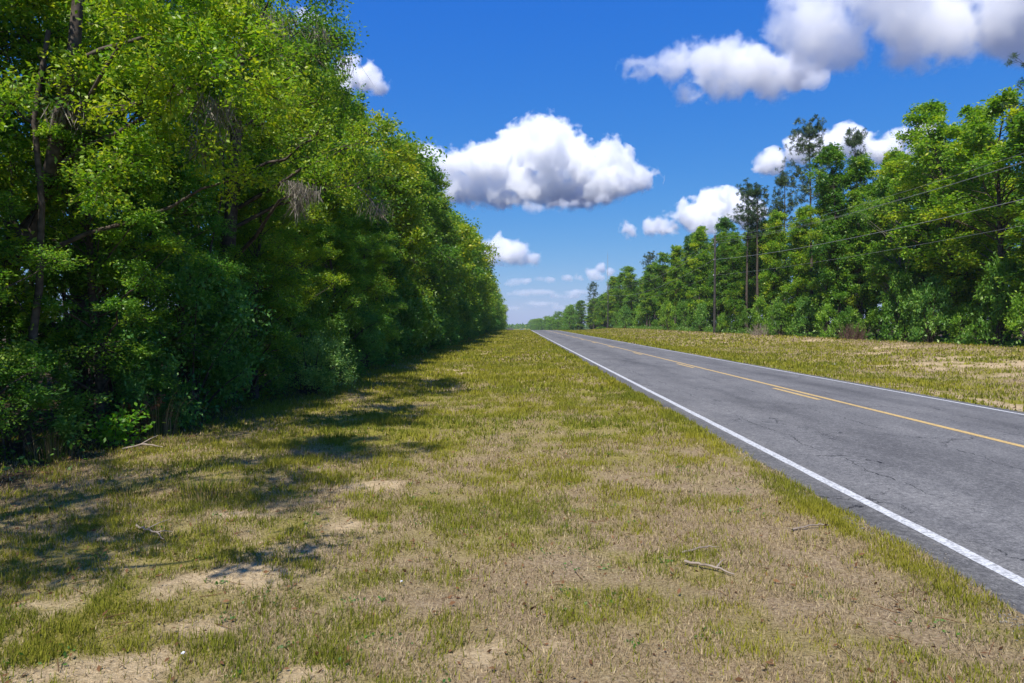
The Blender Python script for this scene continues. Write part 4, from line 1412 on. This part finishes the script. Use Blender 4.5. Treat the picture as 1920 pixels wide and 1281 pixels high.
# ---------------------------------------------------------------- small things on the verge
def sapling(g, n_st, H, spread, leaf, per, mat, tone=.6):
    W, Lf = Acc(), Acc()
    S = np.stack([g.normal(0, .04, n_st), g.normal(0, .04, n_st), np.full(n_st, -.02)], 1)
    E = S + np.stack([g.normal(0, spread, n_st), g.normal(0, spread, n_st), H * g.uniform(.55, 1.0, n_st)], 1)
    BP = bez(S, 0.5 * (S + E) * np.array([.7, .7, 1.1]), E, 6)
    W.add(*tubes(BP, np.linspace(.008, .003, 6)[None].repeat(n_st, 0), 4))
    u = g.uniform(.25, 1, (n_st, per)); i = np.clip((u * 5).astype(int), 0, 4); f = (u * 5 - i)[..., None]; q = np.arange(n_st)[:, None]
    P = BP[q, i] * (1 - f) + BP[q, i + 1] * f + g.normal(0, .05, (n_st, per, 3))
    d = unit(g.normal(size=P.shape) + np.array([0, 0, .2]))
    V, F = leaves(g, P.reshape(-1, 3), d.reshape(-1, 3) * 2, leaf, .55, .5)
    Lf.add(V, F, np.clip(tone + .2 * g.normal(size=n_st * per), 0, 1))
    return W.mesh('stem', bark_mat, True), Lf.mesh('foliage', mat)


g = np.random.default_rng(600)
plant('sapling', sapling(g, 12, .75, .2, .085, 60, leaf_mat, .55), (-6.55, 11.0), 'small bright green sapling in front of the dark wood on the left', 'sapling', None, 0, (1, 1, 1), (.95, 1.25, .8), ('stem', 'foliage'))
plant('dead_frond', sapling(g, 9, .8, .22, .12, 45, dead_mat, .5), (-6.75, 11.9), 'rust brown dead frond standing behind the bright sapling', 'dead plant', None, 0, (1, 1, 1), (1, 1, 1), ('stem', 'foliage'))


def grass_clump(g, n, H, R_):
    th = g.uniform(0, 6.28, n); rr = R_ * np.sqrt(g.uniform(0, 1, n))
    P = np.stack([rr * np.cos(th), rr * np.sin(th), np.full(n, -.02)], 1)
    dirn = np.stack([np.cos(th), np.sin(th)], 1) * g.uniform(.1, .55, (n, 1))
    h = H * g.uniform(.5, 1.1, n)
    K = 5; t = np.linspace(0, 1, K)
    Cn = P[:, None] + np.stack([dirn[:, :1] * (t ** 2) * h[:, None], dirn[:, 1:] * (t ** 2) * h[:, None], h[:, None] * (t - .25 * t ** 3)], 2)
    sd = np.stack([-np.sin(th), np.cos(th), np.zeros(n)], 1)[:, None] * (.006 * (1.02 - t))[None, :, None]
    V = np.stack([Cn - sd, Cn + sd], 2).reshape(-1, 3)
    ix = np.arange(n * K * 2).reshape(n, K, 2)
    F = np.stack([ix[:, :-1, 0], ix[:, :-1, 1], ix[:, 1:, 1], ix[:, 1:, 0]], -1).reshape(-1, 4)
    k = g.uniform(0, 1, (n, 1))
    col = np.where(g.uniform(0, 1, (n, 1)) < .55, np.array([.10, .13, .025]) * (.6 + .8 * k), np.array([.33, .25, .13]) * (.5 + .8 * k))
    return mesh_np('blades', V, F, grass_mat, False, {'col': np.repeat(col, K - 1, 0)})


for x, y, H, R_, n, lab in [(-6.5, 12.3, 1.1, .35, 150, 'tall grass clump against the dark wood, right of the bright sapling'), (-6.9, 10.0, .8, .3, 110, 'dry tall grass clump at the left edge below the leaning oak'),
                            (-4.55, 8.0, .18, .28, 260, 'low green grass tuft in the left shadow, left of its twin'), (-3.7, 8.0, .2, .42, 380, 'wide green grass tuft at the tip of the left shadow')]:
    o = tag(link(bpy.data.objects.new('grass_clump', grass_clump(g, n, H, R_))), lab, 'grass clump')
    o.location = (x, y, float(ground_z(x, y)))

stick_mat = simple_mat('dead_wood', (.26, .21, .165), .9, .4, 12, .1)


def stick(path, r0, lab, forks=()):
    P = np.array(path, float)
    P[:, 2] += ground_z(P[:, 0], P[:, 1])
    o0 = P.mean(0)
    W = Acc()
    t = np.linspace(0, 1, 12)
    s0 = np.linspace(0, 1, len(P))
    Q = np.stack([np.interp(t, s0, P[:, i]) for i in range(3)], 1) + np.random.default_rng(len(P)).normal(0, .006, (12, 3))
    W.add(*tubes((Q - o0)[None], np.linspace(r0, r0 * .5, 12)[None], 6))
    for a_, b_ in forks:
        q = Q[a_]
        W.add(*tubes(np.array([[q - o0, q - o0 + np.array(b_) * .5 + [0, 0, .01], q - o0 + np.array(b_)]]), np.array([[r0 * .6, r0 * .45, r0 * .25]]), 5))
    o = link(bpy.data.objects.new('fallen_stick', W.mesh('fallen_stick', stick_mat, True)))
    o.location = o0
    return tag(o, lab, 'stick')


stick([(1.38, 5.65, .03), (1.55, 5.50, .05), (1.72, 5.38, .02)], .013, 'pale bent stick lying in the near grass, lower of the two by the roadside', [(7, (.1, .12, .03))])
stick([(1.42, 5.92, .02), (1.62, 6.0, .05), (1.80, 6.06, .02)], .011, 'thin pale stick just above the bent one')
stick([(2.62, 6.52, .02), (2.85, 6.60, .04), (3.05, 6.63, .02)], .011, 'dark thin stick lying nearest the lush grass fringe of the road')
stick([(-3.75, 6.65, .02), (-3.6, 6.5, .06), (-3.42, 6.42, .05), (-3.3, 6.3, .02)], .011, 'grey crooked branch on the ground at the edge of the left shadow', [(4, (.15, .2, .05)), (7, (.2, -.08, .03))])
stick([(-6.2, 10.6, .03), (-5.95, 10.75, .08), (-5.6, 10.7, .03)], .02, 'grey branch on the ground right of the bright sapling', [(5, (.2, .15, .12))])

paper_mat = simple_mat('paper', (.75, .76, .78), .7, .08, 20, .3)


def scrap(x, y, s_, lab, nm='paper_scrap', mat=None, cat='litter'):
    gg = np.random.default_rng(int(abs(x * 100)))
    n = 6
    u, v = np.meshgrid(np.linspace(-1, 1, n), np.linspace(-1, 1, n))
    top = np.stack([u.ravel() * s_, v.ravel() * s_ * .7, .35 * s_ * (fbm(u.ravel() * 1.7 + x, v.ravel() * 1.7, 5, 2)) + .02], 1)
    bot = top - [0, 0, .004]
    ix = np.arange(n * n).reshape(n, n)
    q = np.stack([ix[:-1, :-1], ix[:-1, 1:], ix[1:, 1:], ix[1:, :-1]], -1).reshape(-1, 4)
    o = link(bpy.data.objects.new(nm, mesh_np(nm, np.concatenate([top, bot]), np.concatenate([q, q[:, ::-1] + n * n]), mat or paper_mat)))
    o.location = (x, y, float(ground_z(x, y)) + .03)
    o.rotation_euler = (0, 0, gg.uniform(0, 3))
    return tag(o, lab, cat)


scrap(-2.05, 4.12, .012, 'white paper scrap on the bare sand near the bottom left')
scrap(15.6, 33.7, .11, 'white litter scrap on the far verge, beyond the yellow lines')
scrap(18.9, 24.2, .1, 'pale litter scrap on the far verge near the right edge')
scrap(-.9, 5.25, .010, 'small pale scrap in the green patch of the near grass')

# brush along the foot of the right-hand woods
def brush(g, n, R_, H):
    th = g.uniform(0, 6.28, n); rr = R_ * np.sqrt(g.uniform(0, 1, n))
    S = np.stack([rr * np.cos(th), rr * np.sin(th), np.full(n, -.03)], 1)
    E = S + np.stack([g.normal(0, .45, n), g.normal(0, .45, n), H * g.uniform(.3, 1.1, n)], 1)
    W = Acc()
    W.add(*tubes(bez(S, .5 * (S + E) + g.normal(0, .12, (n, 3)), E, 5), np.linspace(1, .35, 5)[None] * g.uniform(.012, .03, (n, 1)), 4))
    return W.mesh('brush_pile', stick_mat, True)


for px, y_off, R_, H, n, lab in [(1425, 29.0, 1.1, 1.4, 120, 'tangle of pale dead twigs right of the near utility pole'), (1598, 30.0, 1.0, 1.5, 150, 'brown brush pile at the edge of the woods right of the tall pine')]:
    y = y_off * F_PX / (px - 970.0)
    o = tag(link(bpy.data.objects.new('brush_pile', brush(g, n, R_, H))), lab, 'brush pile')
    o.location = (y_off, y, float(ground_z(y_off, y)))
    if 'brown' in lab:
        o.data.materials[0] = simple_mat('brown_wood', (.11, .07, .055), .95, .3, 8, .1)
# low growth and litter along the feet of both walls of trees
g = np.random.default_rng(620)
A = Acc()
n = 15000
Yv = 7.5 + 50 * g.uniform(0, 1, n) ** 1.6
Yv = Yv[(Yv > 12.5) | (g.uniform(0, 1, n) < .12)]; n = len(Yv)
Xv = -6.3 - 2.2 * g.uniform(0, 1, n) ** .8 - .35 * (fbm(Yv * .6, Yv * 0, 3, 3) - .5) * 4
P = np.stack([Xv, Yv, ground_z(Xv, Yv) + .45 * g.uniform(0, 1, n) ** 1.8 * (0.4 + fbm(Xv, Yv, 4, 3))], 1)
V, F = leaves(g, P, g.normal(size=P.shape), .09, .5, .4)
A.add(V, F, np.clip(.35 + .2 * g.normal(size=n), 0, 1))
n = 9000
Yv = g.uniform(38, 215, n); Xv = 30.3 + 2.4 * g.uniform(0, 1, n) + 2.0 * (fbm(Yv * .25, Yv * 0, 5, 3) - .5)
P = np.stack([Xv, Yv, ground_z(Xv, Yv) + .8 * g.uniform(0, 1, n) ** 2], 1)
V, F = leaves(g, P, g.normal(size=P.shape), .3, .5, .4)
A.add(V, F, np.clip(.4 + .2 * g.normal(size=n), 0, 1))
tag(link(bpy.data.objects.new('undergrowth', A.mesh('undergrowth', shrub_mat))), kind='stuff')

# ---------------------------------------------------------------- the air between
V, F = boxv((300, 1270, 19), (3700, 2760, 62))
hz = bpy.data.objects.new('haze', mesh_np('haze', V, F))
m, N, L, out = new_mat('haze')
pv = N.new('ShaderNodeVolumePrincipled')
pv.inputs['Color'].default_value = (.80, .90, 1, 1)
pv.inputs['Density'].default_value = .00012
L.new(pv.outputs[0], out.inputs['Volume'])
hz.data.materials.append(m)
tag(link(hz), kind='stuff')

# small broad-leaved weeds and fallen leaves scattered over the near verge
g = np.random.default_rng(700)
A = Acc()
n = 150
wx, wy = g.uniform(-6.2, 3.2, n), 3.2 + 13 * g.uniform(0, 1, n) ** 1.4
k = 16
P = np.repeat(np.stack([wx, wy, ground_z(wx, wy) + .01], 1), k, 0) + g.normal(0, 1, (n * k, 3)) * np.repeat(g.uniform(.02, .09, (n, 1)), k, 0) * [1, 1, .25]
P[:, 2] = np.maximum(P[:, 2], ground_z(P[:, 0], P[:, 1]) + .005)
V, F = leaves(g, P, g.normal(size=P.shape) * [1, 1, .3], .03, .6, .5)
A.add(V, F, np.clip(np.repeat(g.uniform(.0, .3, n), k) + .12 * g.normal(size=n * k), 0, 1))
wd_ = tag(link(bpy.data.objects.new('weeds', A.mesh('weeds', shrub_mat))), kind='stuff')
A = Acc()
n = 5200
wx = -6.6 + 9.6 * g.uniform(0, 1, n) ** 1.8; wy = 3.2 + 22 * g.uniform(0, 1, n) ** 1.3
P = np.stack([wx, wy, ground_z(wx, wy) + .012 + .02 * g.uniform(0, 1, n)], 1)
V, F = leaves(g, P, g.normal(size=P.shape) * [1, 1, .2], .05, .45, 1.2)
A.add(V, F, g.uniform(0, 1, n))
n = 420
wx = -6.4 + 9.4 * g.uniform(0, 1, n) ** 1.5; wy = 3.3 + 12 * g.uniform(0, 1, n) ** 1.2
th = g.uniform(0, 3.14, n); L_ = g.uniform(.04, .2, n)
S = np.stack([wx, wy, ground_z(wx, wy) + .012], 1)
E = S + np.stack([np.cos(th) * L_, np.sin(th) * L_, g.uniform(0, .03, n)], 1)
V, F = tubes(bez(S, .5 * (S + E) + g.normal(0, .008, (n, 3)), E, 4), np.full((n, 4), .0028), 3)
A.add(V, F, g.uniform(.3, 1, len(F)))
tag(link(bpy.data.objects.new('leaf_litter', A.mesh('leaf_litter', dead_mat))), kind='stuff')

# bare dead limb hanging out of the mossy oak
g = np.random.default_rng(720)
W = Acc()
p0, p1 = at(670, 350, 18.6), at(722, 412, 18.0)
main = bez(p0[None], (.5 * (p0 + p1) + [0, 0, .12])[None], p1[None], 8)
W.add(*tubes(main, np.linspace(.03, .008, 8)[None], 5))
n = 26
u = g.uniform(.15, 1, n); i = np.clip((u * 7).astype(int), 0, 6)
S = main[0][i]
E = S + np.stack([g.normal(.05, .22, n), g.normal(0, .2, n), g.normal(-.12, .2, n)], 1)
W.add(*tubes(bez(S, .5 * (S + E) + g.normal(0, .05, (n, 3)), E, 4), np.linspace(.010, .003, 4)[None].repeat(n, 0), 3))
me = W.mesh('dead_branch', stick_mat, True)
me.transform(__import__('mathutils').Matrix.Translation(-Vector(moss_oak.location)))
link(bpy.data.objects.new('dead_branch', me), moss_oak)

# loose stones and crumbled asphalt along both pavement edges
n = 5200
side = g.uniform(0, 1, n) < .7
wy = np.where(side, 3.5 + 26 * g.uniform(0, 1, n) ** 1.5, 12 + 22 * g.uniform(0, 1, n) ** 1.2)
wx = np.where(side, edge_l(wy) + g.normal(-.02, .07, n), edge_r(wy) + g.normal(.06, .14, n))
hz_ = np.maximum(ground_z(wx, wy), np.where((wx > edge_l(wy)) & (wx < edge_r(wy)), road_h(wx, wy), -9))
sz = g.uniform(.004, .013, n) * np.where(side, 1, 1.6)
O = np.array([[1, 0, 0], [0, 1, 0], [-1, 0, 0], [0, -1, 0], [0, 0, .7], [0, 0, -.5]])
V = (O[None] * sz[:, None, None] * g.uniform(.6, 1.3, (n, 6, 1)) + np.stack([wx, wy, hz_ + sz * .3], 1)[:, None]).reshape(-1, 3)
T = np.array([[0, 1, 4], [1, 2, 4], [2, 3, 4], [3, 0, 4], [1, 0, 5], [2, 1, 5], [3, 2, 5], [0, 3, 5]])
F = (np.arange(n)[:, None, None] * 6 + T[None]).reshape(-1, 3)
gv = link(bpy.data.objects.new('gravel', mesh_np('gravel', V, F, simple_mat('gravel', (.19, .175, .155), .9, .45, 30, .15))))
tag(gv, kind='stuff')
